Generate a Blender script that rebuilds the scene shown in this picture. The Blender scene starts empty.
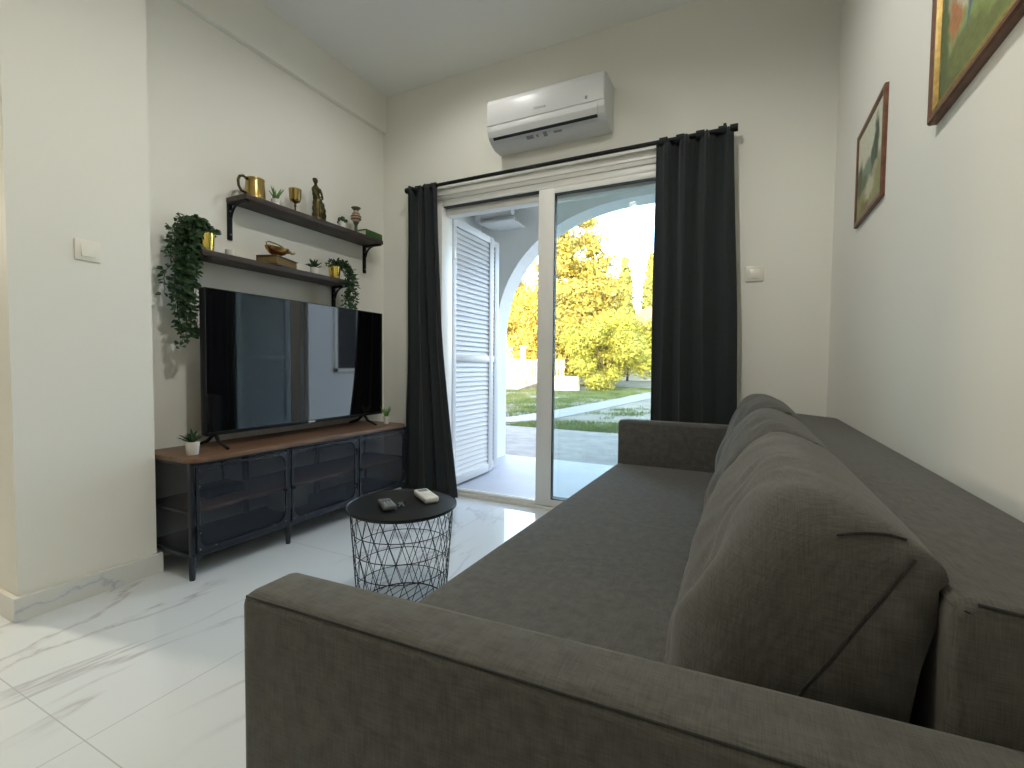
import bpy, bmesh, math, random
from math import sin, cos, pi, radians, sqrt
from mathutils import Vector, Matrix, noise

random.seed(7)
SC = bpy.context.scene
COL = SC.collection

# ------------------------------------------------------------------ materials
def new_mat(name):
    m = bpy.data.materials.new(name)
    m.use_nodes = True
    nt = m.node_tree
    return m, nt, nt.nodes['Principled BSDF']

def mat(name, col, rough=0.5, metal=0.0, var=0.0, vscale=8.0, bump=0.0, bscale=60.0, spec=0.5, coat=0.0, emit=None, estr=0.0):
    m, nt, b = new_mat(name)
    b.inputs['Base Color'].default_value = (*col, 1)
    b.inputs['Roughness'].default_value = rough
    b.inputs['Metallic'].default_value = metal
    b.inputs['Specular IOR Level'].default_value = spec
    b.inputs['Coat Weight'].default_value = coat
    tc = nt.nodes.new('ShaderNodeTexCoord')
    if var > 0:
        n = nt.nodes.new('ShaderNodeTexNoise'); n.inputs['Scale'].default_value = vscale
        n.inputs['Detail'].default_value = 4
        nt.links.new(tc.outputs['Object'], n.inputs['Vector'])
        r = nt.nodes.new('ShaderNodeValToRGB')
        r.color_ramp.elements[0].position = 0.3; r.color_ramp.elements[1].position = 0.7
        r.color_ramp.elements[0].color = (*[c * (1 - var) for c in col], 1)
        r.color_ramp.elements[1].color = (*[min(1, c * (1 + var)) for c in col], 1)
        nt.links.new(n.outputs['Fac'], r.inputs['Fac'])
        nt.links.new(r.outputs['Color'], b.inputs['Base Color'])
    if bump > 0:
        n = nt.nodes.new('ShaderNodeTexNoise'); n.inputs['Scale'].default_value = bscale
        n.inputs['Detail'].default_value = 3
        nt.links.new(tc.outputs['Object'], n.inputs['Vector'])
        bp = nt.nodes.new('ShaderNodeBump'); bp.inputs['Strength'].default_value = bump
        bp.inputs['Distance'].default_value = 0.005
        nt.links.new(n.outputs['Fac'], bp.inputs['Height'])
        nt.links.new(bp.outputs['Normal'], b.inputs['Normal'])
    if emit:
        b.inputs['Emission Color'].default_value = (*emit, 1)
        b.inputs['Emission Strength'].default_value = estr
    return m

def wood_mat(name, c1, c2, scale=(3, 40, 40), rough=0.45):
    m, nt, b = new_mat(name)
    tc = nt.nodes.new('ShaderNodeTexCoord'); mp = nt.nodes.new('ShaderNodeMapping')
    mp.inputs['Scale'].default_value = scale
    n = nt.nodes.new('ShaderNodeTexNoise'); n.inputs['Scale'].default_value = 1.0; n.inputs['Detail'].default_value = 6
    n.inputs['Distortion'].default_value = 0.6
    r = nt.nodes.new('ShaderNodeValToRGB')
    r.color_ramp.elements[0].position = 0.32; r.color_ramp.elements[0].color = (*c1, 1)
    r.color_ramp.elements[1].position = 0.68; r.color_ramp.elements[1].color = (*c2, 1)
    L = nt.links.new
    L(tc.outputs['Object'], mp.inputs['Vector']); L(mp.outputs['Vector'], n.inputs['Vector'])
    L(n.outputs['Fac'], r.inputs['Fac']); L(r.outputs['Color'], b.inputs['Base Color'])
    b.inputs['Roughness'].default_value = rough
    return m

def fabric_mat(name, col, var=0.35, weave=800.0, rough=0.9):
    """Coarse linen weave: two crossed stretched noises."""
    m, nt, b = new_mat(name)
    L = nt.links.new
    tc = nt.nodes.new('ShaderNodeTexCoord')
    facs = []
    for sc in ((weave, weave * .05, weave * .05), (weave * .05, weave, weave * .05), (weave*.05, weave*.05, weave)):
        mp = nt.nodes.new('ShaderNodeMapping'); mp.inputs['Scale'].default_value = sc
        n = nt.nodes.new('ShaderNodeTexNoise'); n.inputs['Scale'].default_value = 1.0; n.inputs['Detail'].default_value = 2
        L(tc.outputs['Object'], mp.inputs['Vector']); L(mp.outputs['Vector'], n.inputs['Vector'])
        facs.append(n.outputs['Fac'])
    a = nt.nodes.new('ShaderNodeMath'); a.operation = 'ADD'; L(facs[0], a.inputs[0]); L(facs[1], a.inputs[1])
    a2 = nt.nodes.new('ShaderNodeMath'); a2.operation = 'ADD'; L(a.outputs[0], a2.inputs[0]); L(facs[2], a2.inputs[1])
    d = nt.nodes.new('ShaderNodeMath'); d.operation = 'DIVIDE'; d.inputs[1].default_value = 3; L(a2.outputs[0], d.inputs[0])
    r = nt.nodes.new('ShaderNodeValToRGB')
    r.color_ramp.elements[0].position = 0.38; r.color_ramp.elements[1].position = 0.62
    r.color_ramp.elements[0].color = (*[c * (1 - var) for c in col], 1)
    r.color_ramp.elements[1].color = (*[c * (1 + var) for c in col], 1)
    L(d.outputs[0], r.inputs['Fac']); L(r.outputs['Color'], b.inputs['Base Color'])
    bp = nt.nodes.new('ShaderNodeBump'); bp.inputs['Strength'].default_value = 0.35; bp.inputs['Distance'].default_value = 0.002
    L(d.outputs[0], bp.inputs['Height']); L(bp.outputs['Normal'], b.inputs['Normal'])
    b.inputs['Roughness'].default_value = rough
    b.inputs['Specular IOR Level'].default_value = 0.25
    b.inputs['Sheen Weight'].default_value = 0.15
    return m

def marble_mat(name, tile=True, base=(0.74, 0.775, 0.775)):
    m, nt, b = new_mat(name); L = nt.links.new
    tc = nt.nodes.new('ShaderNodeTexCoord')
    mp = nt.nodes.new('ShaderNodeMapping'); mp.inputs['Rotation'].default_value = (0, 0, radians(-14)); mp.inputs['Scale'].default_value = (1.7, 0.5, 1.2)
    L(tc.outputs['Object'], mp.inputs['Vector'])
    n1 = nt.nodes.new('ShaderNodeTexNoise'); n1.inputs['Scale'].default_value = 1.3; n1.inputs['Detail'].default_value = 8; n1.inputs['Roughness'].default_value = .55
    n1.inputs['Distortion'].default_value = 0.9
    L(mp.outputs['Vector'], n1.inputs['Vector'])
    # thin veins where the noise crosses .5
    s = nt.nodes.new('ShaderNodeMath'); s.operation = 'SUBTRACT'; s.inputs[1].default_value = 0.5; L(n1.outputs['Fac'], s.inputs[0])
    ab = nt.nodes.new('ShaderNodeMath'); ab.operation = 'ABSOLUTE'; L(s.outputs[0], ab.inputs[0])
    r = nt.nodes.new('ShaderNodeValToRGB')
    r.color_ramp.elements[0].position = 0.0; r.color_ramp.elements[0].color = (0.50, 0.51, 0.52, 1)
    r.color_ramp.elements[1].position = 0.028; r.color_ramp.elements[1].color = (*base, 1)
    e = r.color_ramp.elements.new(0.010); e.color = (0.66, 0.67, 0.68, 1)
    L(ab.outputs[0], r.inputs['Fac'])
    n2 = nt.nodes.new('ShaderNodeTexNoise'); n2.inputs['Scale'].default_value = 1.1; n2.inputs['Detail'].default_value = 2
    L(tc.outputs['Object'], n2.inputs['Vector'])
    r2 = nt.nodes.new('ShaderNodeValToRGB')
    r2.color_ramp.elements[0].position = 0.47; r2.color_ramp.elements[0].color = (0, 0, 0, 1)
    r2.color_ramp.elements[1].position = 0.60; r2.color_ramp.elements[1].color = (1, 1, 1, 1)
    L(n2.outputs['Fac'], r2.inputs['Fac'])
    mx = nt.nodes.new('ShaderNodeMix'); mx.data_type = 'RGBA'; mx.inputs['B'].default_value = (*base, 1)
    L(r2.outputs['Color'], mx.inputs['Factor']); L(r.outputs['Color'], mx.inputs['A'])
    out = mx.outputs['Result']
    if tile:
        sx = nt.nodes.new('ShaderNodeSeparateXYZ'); L(tc.outputs['Object'], sx.inputs[0])
        gs = []
        for k, off in (('X', 1.53), ('Y', -0.58)):
            q = nt.nodes.new('ShaderNodeMath'); q.operation = 'ADD'; q.inputs[1].default_value = off + 12.0; L(sx.outputs[k], q.inputs[0])
            w = nt.nodes.new('ShaderNodeMath'); w.operation = 'PINGPONG'; w.inputs[1].default_value = 0.6; L(q.outputs[0], w.inputs[0])
            g = nt.nodes.new('ShaderNodeMath'); g.operation = 'LESS_THAN'; g.inputs[1].default_value = 0.0016; L(w.outputs[0], g.inputs[0])
            gs.append(g.outputs[0])
        mm = nt.nodes.new('ShaderNodeMath'); mm.operation = 'MAXIMUM'; L(gs[0], mm.inputs[0]); L(gs[1], mm.inputs[1])
        m2 = nt.nodes.new('ShaderNodeMix'); m2.data_type = 'RGBA'; m2.inputs['B'].default_value = (0.52, 0.52, 0.50, 1)
        L(mm.outputs[0], m2.inputs['Factor']); L(out, m2.inputs['A']); out = m2.outputs['Result']
    L(out, b.inputs['Base Color'])
    b.inputs['Roughness'].default_value = 0.07 if tile else 0.2
    if tile: b.inputs['IOR'].default_value = 1.68
    return m

def mesh_mat(name, col, alpha):
    """Perforated sheet metal: opaque wires with see-through holes."""
    m, nt, b = new_mat(name); L = nt.links.new
    b.inputs['Base Color'].default_value = (*col, 1); b.inputs['Roughness'].default_value = 0.5; b.inputs['Metallic'].default_value = 0.3
    t = nt.nodes.new('ShaderNodeBsdfTransparent'); mx = nt.nodes.new('ShaderNodeMixShader')
    mx.inputs[0].default_value = alpha
    L(t.outputs[0], mx.inputs[1]); L(b.outputs[0], mx.inputs[2])
    L(mx.outputs[0], nt.nodes['Material Output'].inputs['Surface'])
    return m

def glass_mat(name, tint=(0.93, 0.97, 0.97)):
    m, nt, b = new_mat(name); L = nt.links.new
    t = nt.nodes.new('ShaderNodeBsdfTransparent'); t.inputs[0].default_value = (*tint, 1)
    g = nt.nodes.new('ShaderNodeBsdfGlossy'); g.inputs['Roughness'].default_value = 0.01
    geo = nt.nodes.new('ShaderNodeNewGeometry')
    dt = nt.nodes.new('ShaderNodeVectorMath'); dt.operation = 'DOT_PRODUCT'; L(geo.outputs['Incoming'], dt.inputs[0]); L(geo.outputs['Normal'], dt.inputs[1])
    ab = nt.nodes.new('ShaderNodeMath'); ab.operation = 'ABSOLUTE'; L(dt.outputs['Value'], ab.inputs[0])
    om = nt.nodes.new('ShaderNodeMath'); om.operation = 'SUBTRACT'; om.inputs[0].default_value = 1; L(ab.outputs[0], om.inputs[1])
    pw = nt.nodes.new('ShaderNodeMath'); pw.operation = 'POWER'; pw.inputs[1].default_value = 5; L(om.outputs[0], pw.inputs[0])
    f = nt.nodes.new('ShaderNodeMath'); f.operation = 'MULTIPLY_ADD'; f.inputs[1].default_value = .96; f.inputs[2].default_value = .04; L(pw.outputs[0], f.inputs[0])
    mx = nt.nodes.new('ShaderNodeMixShader')
    L(f.outputs[0], mx.inputs[0]); L(t.outputs[0], mx.inputs[1]); L(g.outputs[0], mx.inputs[2])
    L(mx.outputs[0], nt.nodes['Material Output'].inputs['Surface'])
    return m

def leaf_mat(name, c1, c2, scale=3.0, rough=0.6, trans=0.25):
    m, nt, b = new_mat(name); L = nt.links.new
    tc = nt.nodes.new('ShaderNodeTexCoord')
    n = nt.nodes.new('ShaderNodeTexNoise'); n.inputs['Scale'].default_value = scale; n.inputs['Detail'].default_value = 5
    L(tc.outputs['Object'], n.inputs['Vector'])
    r = nt.nodes.new('ShaderNodeValToRGB')
    r.color_ramp.elements[0].position = 0.35; r.color_ramp.elements[0].color = (*c1, 1)
    r.color_ramp.elements[1].position = 0.65; r.color_ramp.elements[1].color = (*c2, 1)
    L(n.outputs['Fac'], r.inputs['Fac']); L(r.outputs['Color'], b.inputs['Base Color'])
    b.inputs['Roughness'].default_value = rough
    tr = nt.nodes.new('ShaderNodeBsdfTranslucent'); L(r.outputs['Color'], tr.inputs['Color'])
    mx = nt.nodes.new('ShaderNodeMixShader'); mx.inputs[0].default_value = trans
    L(b.outputs[0], mx.inputs[1]); L(tr.outputs[0], mx.inputs[2])
    L(mx.outputs[0], nt.nodes['Material Output'].inputs['Surface'])
    return m

M = {}
M['wall'] = mat('wall_paint', (0.80, 0.79, 0.72), 0.75, bump=0.05, bscale=90, spec=0.3)
M['ceiling'] = mat('ceiling_paint', (0.80, 0.80, 0.78), 0.85, spec=0.2)
M['floor'] = marble_mat('marble_floor_tiles')
M['skirt'] = marble_mat('marble_skirting', tile=False, base=(0.70, 0.70, 0.66))
M['alu'] = mat('white_aluminium', (0.80, 0.79, 0.74), 0.35)
M['alu_dark'] = mat('gasket', (0.03, 0.035, 0.04), 0.5)
M['sofa'] = fabric_mat('sofa_linen', (0.086, 0.083, 0.073), var=.28)
M['piping'] = fabric_mat('sofa_piping', (0.026, 0.025, 0.022))
M['curtain'] = fabric_mat('curtain_cloth', (0.021, 0.026, 0.027), var=0.12, weave=900)
M['blackmetal'] = mat('black_metal', (0.012, 0.012, 0.014), 0.42, 0.6)
M['bench'] = mat('bench_metal', (0.014, 0.018, 0.026), 0.45, 0.2)
M['benchmesh'] = mesh_mat('bench_mesh', (0.026, 0.032, 0.046), 0.38)
M['rivet'] = mat('rivet_metal', (0.30, 0.32, 0.34), 0.35, 0.9)
M['benchtop'] = wood_mat('walnut_top', (0.115, 0.060, 0.032), (0.21, 0.115, 0.062), scale=(40, 3, 40))
M['shelfwood'] = wood_mat('dark_shelf_wood', (0.030, 0.021, 0.018), (0.060, 0.044, 0.036), scale=(50, 3.5, 50), rough=0.5)
M['innerwood'] = wood_mat('bench_inner_wood', (0.16, 0.10, 0.07), (0.26, 0.165, 0.115), scale=(40, 3, 40))
M['tvbody'] = mat('tv_plastic', (0.006, 0.006, 0.007), 0.4, spec=.3)
M['screen'] = mat('tv_screen', (0.003, 0.003, 0.004), 0.03)
M['screen'].node_tree.nodes['Principled BSDF'].inputs['IOR'].default_value = 1.85
M['logo'] = mat('pale_logo', (0.55, 0.55, 0.55), 0.4)
M['brass'] = mat('brass', (0.40, 0.29, 0.10), 0.28, 1.0, var=0.12, vscale=30)
M['gold'] = mat('gold_pot', (0.72, 0.55, 0.14), 0.20, 1.0)
M['bronze'] = mat('dark_bronze', (0.075, 0.062, 0.024), 0.38, 0.85, var=0.35, vscale=40)
M['copperpatina'] = mat('worn_brass', (0.40, 0.23, 0.07), 0.28, 1.0, var=0.2, vscale=40)
M['whitepot'] = mat('white_ceramic', (0.78, 0.76, 0.70), 0.4)
M['soil'] = mat('soil', (0.03, 0.02, 0.012), 0.9)
M['ivy'] = leaf_mat('ivy_leaf', (0.019, 0.046, 0.021), (0.068, 0.135, 0.055), 40, 0.5, 0.1)
M['stem'] = mat('stem', (0.03, 0.045, 0.02), 0.7)
M['succulent'] = leaf_mat('succulent_leaf', (0.020, 0.06, 0.022), (0.05, 0.12, 0.04), 60, 0.5, 0.1)
M['aloe'] = leaf_mat('aloe_leaf', (0.10, 0.24, 0.06), (0.18, 0.34, 0.10), 60, 0.5, 0.15)
M['bookbrown'] = mat('brown_book_cover', (0.075, 0.030, 0.018), 0.5, var=0.2, vscale=30)
M['pages'] = mat('book_pages', (0.17, 0.115, 0.035), 0.8, var=0.15, vscale=80)
M['greenbook'] = mat('green_book_cover', (0.035, 0.12, 0.03), 0.45, var=0.15, vscale=30)
M['whitepages'] = mat('white_pages', (0.70, 0.68, 0.58), 0.8)
M['vase_a'] = mat('vase_pink_glaze', (0.45, 0.28, 0.20), 0.35)
M['vase_b'] = mat('vase_green_glaze', (0.05, 0.075, 0.035), 0.35)
M['acwhite'] = mat('ac_plastic', (0.64, 0.645, 0.645), 0.35)
M['acgrey'] = mat('ac_grey_mark', (0.25, 0.26, 0.27), 0.5)
M['dark'] = mat('dark_slot', (0.012, 0.013, 0.015), 0.6)
M['switch'] = mat('switch_plastic', (0.80, 0.77, 0.68), 0.3)
M['tabletop'] = mat('black_tray', (0.005, 0.006, 0.006), 0.38, spec=.35)
M['remote_grey'] = mat('grey_plastic', (0.13, 0.14, 0.16), 0.4)
M['remote_white'] = mat('white_remote_plastic', (0.80, 0.79, 0.76), 0.35)
M['lcd'] = mat('remote_display', (0.30, 0.33, 0.30), 0.2)
M['frame_brown'] = wood_mat('picture_frame_wood', (0.10, 0.038, 0.018), (0.19, 0.08, 0.04), scale=(30, 30, 30), rough=0.4)
M['frame_gold'] = mat('picture_frame_gilt', (0.55, 0.38, 0.13), 0.35, 0.8, var=0.2, vscale=60)
M['glass'] = glass_mat('door_glass')
M['shutter'] = mat('white_shutter_paint', (0.64, 0.64, 0.65), 0.45)
M['porchwall'] = mat('porch_plaster', (0.80, 0.80, 0.78), 0.85, bump=0.1, bscale=40)
M['porchtile'] = mat('porch_tiles', (0.46, 0.47, 0.51), 0.5, var=0.05, vscale=4)
M['concrete'] = mat('pale_concrete', (0.25, 0.23, 0.205), 0.9, var=0.18, vscale=5, bump=0.3, bscale=50)
M['pathmat'] = mat('pale_path_paving', (0.275, 0.265, 0.255), 0.85, var=0.1, vscale=4)
M['earth'] = mat('dry_earth', (0.21, 0.19, 0.145), 0.95, var=0.3, vscale=2.2, bump=0.4, bscale=30)
M['grass'] = leaf_mat('grass_blade', (0.085, 0.13, 0.035), (0.19, 0.215, 0.07), 1.5, 0.8, 0.3)
M['leaf_sunlit'] = leaf_mat('sunlit_conifer_needles', (0.24, 0.19, 0.05), (0.62, 0.49, 0.09), 1.6, 0.7, 0.3)  # sunlight's yellow is put into this and the following foliage colours
M['leaf_bush'] = leaf_mat('bush_leaves', (0.28, 0.27, 0.045), (0.62, 0.55, 0.10), 3.0, 0.7, 0.3)
M['leaf_cyp'] = leaf_mat('cypress_needles', (0.22, 0.22, 0.06), (0.40, 0.38, 0.10), 2.0, 0.7, 0.2)
M['bark'] = mat('bark', (0.16, 0.10, 0.06), 0.9, var=0.3, vscale=10)
M['houseplaster'] = mat('far_house_plaster', (0.75, 0.72, 0.66), 0.9)
M['rooftile'] = mat('roof_tile', (0.50, 0.25, 0.15), 0.85, var=0.2, vscale=4)
M['whitestone'] = mat('white_stone', (0.82, 0.78, 0.72), 0.9, var=0.08, vscale=3)
M['fencewood'] = mat('pale_fence_paint', (0.72, 0.68, 0.45), 0.85)
M['lamp_disc'] = mat('lamp_diffuser', (0.9, 0.9, 0.85), 0.5, emit=(1.0, 0.96, 0.88), estr=14.0)

# ------------------------------------------------------------------ builders
ROOTLOC = {}

class MB:
    def __init__(self):
        self.bm = bmesh.new()
    def box(self, x0, x1, y0, y1, z0, z1, bev=0.0, seg=2):
        t = bmesh.new()
        bmesh.ops.create_cube(t, size=1)
        for v in t.verts:
            v.co = Vector((x0 + (v.co.x + .5) * (x1 - x0), y0 + (v.co.y + .5) * (y1 - y0), z0 + (v.co.z + .5) * (z1 - z0)))
        if bev > 0:
            bmesh.ops.bevel(t, geom=t.edges[:], offset=bev, segments=seg, profile=0.5, affect='EDGES')
        self.merge(t); return self
    def merge(self, t, mtx=None):
        if mtx is not None:
            bmesh.ops.transform(t, matrix=mtx, verts=t.verts[:])
        me = bpy.data.meshes.new('tmp'); t.to_mesh(me); t.free()
        self.bm.from_mesh(me); bpy.data.meshes.remove(me)
    def prism(self, pts, axis, a, b, bev=0.0, seg=2):
        """polygon pts (2-D) extruded along axis 0/1/2 from a to b"""
        t = bmesh.new()
        def mk(p, h):
            if axis == 0: return (h, p[0], p[1])
            if axis == 1: return (p[0], h, p[1])
            return (p[0], p[1], h)
        v0 = [t.verts.new(mk(p, a)) for p in pts]; v1 = [t.verts.new(mk(p, b)) for p in pts]
        n = len(pts)
        t.faces.new(v0); t.faces.new(v1[::-1])
        for i in range(n):
            t.faces.new((v0[i], v1[i], v1[(i + 1) % n], v0[(i + 1) % n]))
        bmesh.ops.recalc_face_normals(t, faces=t.faces[:])
        if bev > 0:
            bmesh.ops.bevel(t, geom=t.edges[:], offset=bev, segments=seg, profile=0.5, affect='EDGES')
        self.merge(t); return self
    def tube(self, pts, r, n=8, cap=True, closed=False):
        pts = [Vector(p) for p in pts]
        rs = r if isinstance(r, (list, tuple)) else [r] * len(pts)
        rings = []
        up = None
        N = len(pts)
        for i, p in enumerate(pts):
            if closed: d = pts[(i + 1) % N] - pts[i - 1]
            else: d = pts[min(i + 1, N - 1)] - pts[max(i - 1, 0)]
            d.normalize()
            if up is None:
                up = Vector((0, 0, 1)) if abs(d.z) < .9 else Vector((1, 0, 0))
            a = d.cross(up).normalized(); b2 = a.cross(d).normalized(); up = b2
            rings.append([self.bm.verts.new(p + (a * cos(2 * pi * k / n) + b2 * sin(2 * pi * k / n)) * rs[i]) for k in range(n)])
        m = N if closed else N - 1
        for i in range(m):
            A, B = rings[i], rings[(i + 1) % N]
            for k in range(n):
                self.bm.faces.new((A[k], A[(k + 1) % n], B[(k + 1) % n], B[k]))
        if cap and not closed:
            self.bm.faces.new(rings[0][::-1]); self.bm.faces.new(rings[-1])
        return self
    def lathe(self, prof, c=(0, 0, 0), n=24, cap0=True, cap1=True):
        """prof = [(r, z), ...]"""
        rings = []
        for r, z in prof:
            rings.append([self.bm.verts.new((c[0] + r * cos(2 * pi * k / n), c[1] + r * sin(2 * pi * k / n), c[2] + z)) for k in range(n)])
        for A, B in zip(rings, rings[1:]):
            for k in range(n):
                self.bm.faces.new((A[k], A[(k + 1) % n], B[(k + 1) % n], B[k]))
        if cap0: self.bm.faces.new(rings[0][::-1])
        if cap1: self.bm.faces.new(rings[-1])
        return self
    def ball(self, c, r, seg=12, scale=(1, 1, 1), rot=None):
        t = bmesh.new()
        bmesh.ops.create_uvsphere(t, u_segments=seg, v_segments=max(6, seg // 2 + 2), radius=r)
        m = Matrix.Translation(c) @ (rot if rot is not None else Matrix.Identity(4)) @ Matrix.Diagonal((*scale, 1))
        self.merge(t, m); return self
    def poly(self, pts):
        vs = [self.bm.verts.new(p) for p in pts]; self.bm.faces.new(vs); return self
    def leaf(self, p, d, n, L, W, fold=0.15):
        """pointed leaf, base at p, along d, facing n"""
        d = d.normalized(); s = d.cross(n)
        if s.length < 1e-4: s = d.cross(Vector((0.3, 0.5, 0.8)))
        s.normalize(); n = s.cross(d).normalized()
        q = [p, p + d * L * .35 + s * W * .5 + n * W * fold, p + d * L * .75 + s * W * .3 + n * W * fold * .5, p + d * L - n * L * .08,
             p + d * L * .75 - s * W * .3 + n * W * fold * .5, p + d * L * .35 - s * W * .5 + n * W * fold]
        v = [self.bm.verts.new(x) for x in q]
        self.bm.faces.new((v[0], v[1], v[2], v[3])); self.bm.faces.new((v[0], v[3], v[4], v[5]))
        return self
    def build(self, name, m, parent=None, smooth=False, base=None, auto=None):
        me = bpy.data.meshes.new(name)
        off = Vector((0, 0, 0))
        if parent is not None: off = ROOTLOC.get(parent.name, Vector((0, 0, 0)))
        elif base is not None: off = Vector(base)
        if off.length > 0:
            bmesh.ops.translate(self.bm, verts=self.bm.verts[:], vec=-off)
        self.bm.normal_update()
        self.bm.to_mesh(me); self.bm.free()
        me.materials.append(m)
        if smooth or auto is not None:
            me.polygons.foreach_set('use_smooth', [True] * len(me.polygons))
            if auto is not None:
                me.set_sharp_from_angle(angle=radians(auto))
        o = bpy.data.objects.new(name, me); COL.objects.link(o)
        if parent is not None:
            o.parent = parent
            ROOTLOC[o.name] = off
        else:
            o.location = off
            ROOTLOC[o.name] = off
        return o

def tag(o, label=None, cat=None, group=None, kind=None):
    if label: o['label'] = label
    if cat: o['category'] = cat
    if group: o['group'] = group
    if kind: o['kind'] = kind
    return o

def thing(name, loc, label, cat, group=None, kind=None):
    o = bpy.data.objects.new(name, None); COL.objects.link(o)
    o.location = loc; o.empty_display_size = 0.05
    ROOTLOC[o.name] = Vector(loc)
    return tag(o, label, cat, group, kind)

def structure(name, mb, m, parent=None, **k):
    o = mb.build(name, m, parent, **k)
    if parent is None: o['kind'] = 'structure'
    return o

def copy_tree(o, parent=None):
    c = o.copy(); COL.objects.link(c)
    if parent is not None: c.parent = parent
    for ch in list(o.children): copy_tree(ch, c)
    return c

def text_mesh(mb, s, size, mtx, depth=0.0006):
    cu = bpy.data.curves.new('t', 'FONT'); cu.body = s; cu.size = size; cu.extrude = depth; cu.align_x = 'CENTER'; cu.align_y = 'CENTER'
    ob = bpy.data.objects.new('t', cu); COL.objects.link(ob)
    dg = bpy.context.evaluated_depsgraph_get()
    me = bpy.data.meshes.new_from_object(ob.evaluated_get(dg))
    me.transform(mtx); mb.bm.from_mesh(me)
    bpy.data.objects.remove(ob); bpy.data.curves.remove(cu); bpy.data.meshes.remove(me)

# ------------------------------------------------------------------ dimensions
WR, WL, WB = 0.40, -2.66, 3.0          # right, left and back wall faces
CZ = 3.13                              # ceiling
PX, PY0, PY1 = -2.475, 0.75, 1.225     # pillar beside the TV bench
RX0, RY0 = -6.0, -2.8                  # rear part of the room behind the camera
DX0, DX1, DZ = -2.13, -0.16, 2.32      # door opening

# ------------------------------------------------------------------ room shell
structure('floor', MB().box(RX0 - .15, WR + .15, RY0 - .15, 3.0, -0.12, 0.0), M['floor'])
structure('ceiling', MB().box(RX0 - .15, WR + .15, RY0 - .15, WB + .25, CZ, CZ + .17), M['ceiling'])
w = MB()
w.box(WL - .2, DX0, WB, WB + .25, -.12, CZ)
w.box(DX1, WR + .2, WB, WB + .25, -.12, CZ)
w.box(DX0, DX1, WB, WB + .25, DZ, CZ)
structure('wall_back', w, M['wall'])
structure('wall_right', MB().box(WR, WR + .2, RY0 - .15, WB, -.12, CZ), M['wall'])
structure('wall_left', MB().box(WL - .2, WL, PY1, WB, -.12, CZ), M['wall'])
structure('wall_pillar', MB().box(RX0, PX, PY0, PY1, 0, CZ), M['wall'])
M['wall_bounce_cut'] = mat('bounce_cut_grey', (0.20, 0.20, 0.20), 0.8)  # unseen rear walls made dark so less light bounces from behind
structure('wall_side', MB().box(RX0 - .2, RX0, RY0 - .15, PY0, -.12, CZ), M['wall_bounce_cut'])
structure('wall_front', MB().box(RX0, WR, RY0 - .2, RY0, -.12, CZ), M['wall_bounce_cut'])
structure('trim_1', MB().box(WL, WL + .035, PY1, WB, 2.84, CZ), M['wall'])     # shallow beam under the ceiling
b = MB()
b.box(PX, PX + .02, PY0 - .018, PY1 + .018, 0, 0.092, .002)
b.box(RX0, PX, PY0 - .018, PY0, 0, 0.092, .002)
structure('baseboard_left', b, M['skirt'])
b = MB().box(WL, WL + .015, PY1, WB, 0, .09, .002).box(WL + .015, DX0 - .06, WB - .015, WB, 0, .09, .002)
structure('baseboard_back', b, M['skirt'])
structure('baseboard_right', MB().box(WR - .015, WR, RY0, WB, 0, .09, .002), M['skirt'])

# ------------------------------------------------------------------ sliding door
door = thing('door_1', ((DX0 + DX1) / 2, WB, 0), None, None, kind='structure')
f = MB()
f.box(DX0, DX0 + .050, WB - .012, WB + .13, 0, 2.235, .003)
f.box(DX1 - .050, DX1, WB - .012, WB + .13, 0, 2.235, .003)
f.box(DX0 + .050, DX1 - .050, WB - .010, WB + .045, 2.192, 2.235, .003)
f.box(DX0 + .050, DX1 - .050, WB + .048, WB + .13, 2.135, 2.235, .003)
f.build('door_frame', M['alu'], door, auto=40)
f = MB()
f.box(DX0 - .01, DX1 + .01, WB - .022, WB + .14, 2.235, 2.325, .004)
f.box(DX0 - .01, DX1 + .01, WB - .030, WB - .020, 2.262, 2.270, .002)
f.box(DX0 - .01, DX1 + .01, WB - .034, WB - .020, 2.312, 2.330, .003)
f.build('shutter_box', M['alu'], door, auto=40)
f = MB()
f.box(DX0 + .03, DX1 - .03, WB - .004, WB + .13, 0, .022, .002)
f.box(DX0 + .03, DX1 - .03, WB + .012, WB + .024, .022, .046, .002)
f.box(DX0 + .03, DX1 - .03, WB + .070, WB + .082, .022, .036, .002)
f.build('door_track', M['alu'], door, auto=40)
f = MB().box(DX0 + .050, -1.29, WB + .006, WB + .046, 2.186, 2.192)
f.build('track_groove', M['alu_dark'], door)
def sash(x0, x1, y0, y1, z0, z1, st, nm, gk=.006, rb=.045, rt=.058):
    s = MB()
    s.box(x0, x0 + st, y0, y1, z0, z1, .004).box(x1 - st, x1, y0, y1, z0, z1, .004)
    s.box(x0 + st, x1 - st, y0, y1, z1 - rt, z1, .004).box(x0 + st, x1 - st, y0, y1, z0, z0 + rb, .004)
    o = s.build(nm, M['alu'], door, auto=40)
    g = MB(); ym = (y0 + y1) / 2; gz0, gz1 = z0 + rb, z1 - rt; gx0, gx1 = x0 + st, x1 - st
    for a in ((gx0, gx0 + gk, gz0, gz1), (gx1 - gk, gx1, gz0, gz1), (gx0, gx1, gz0, gz0 + gk), (gx0, gx1, gz1 - gk, gz1)):
        g.box(a[0], a[1], y0 + .004, y1 - .004, a[2], a[3])
    g.build('gasket', M['alu_dark'], o)
    p = MB().box(gx0 + .004, gx1 - .004, ym - .004, ym + .004, gz0 + .004, gz1 - .004)
    p.build('glass_pane', M['glass'], o)
    return o
sash(-1.290, DX1 - .045, WB - .006, WB + .036, .030, 2.212, .115, 'sliding_sash')
sash(-1.285, DX1 - .060, WB + .058, WB + .098, .030, 2.185, .075, 'sliding_sash', .003, .04, .04)

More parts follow.
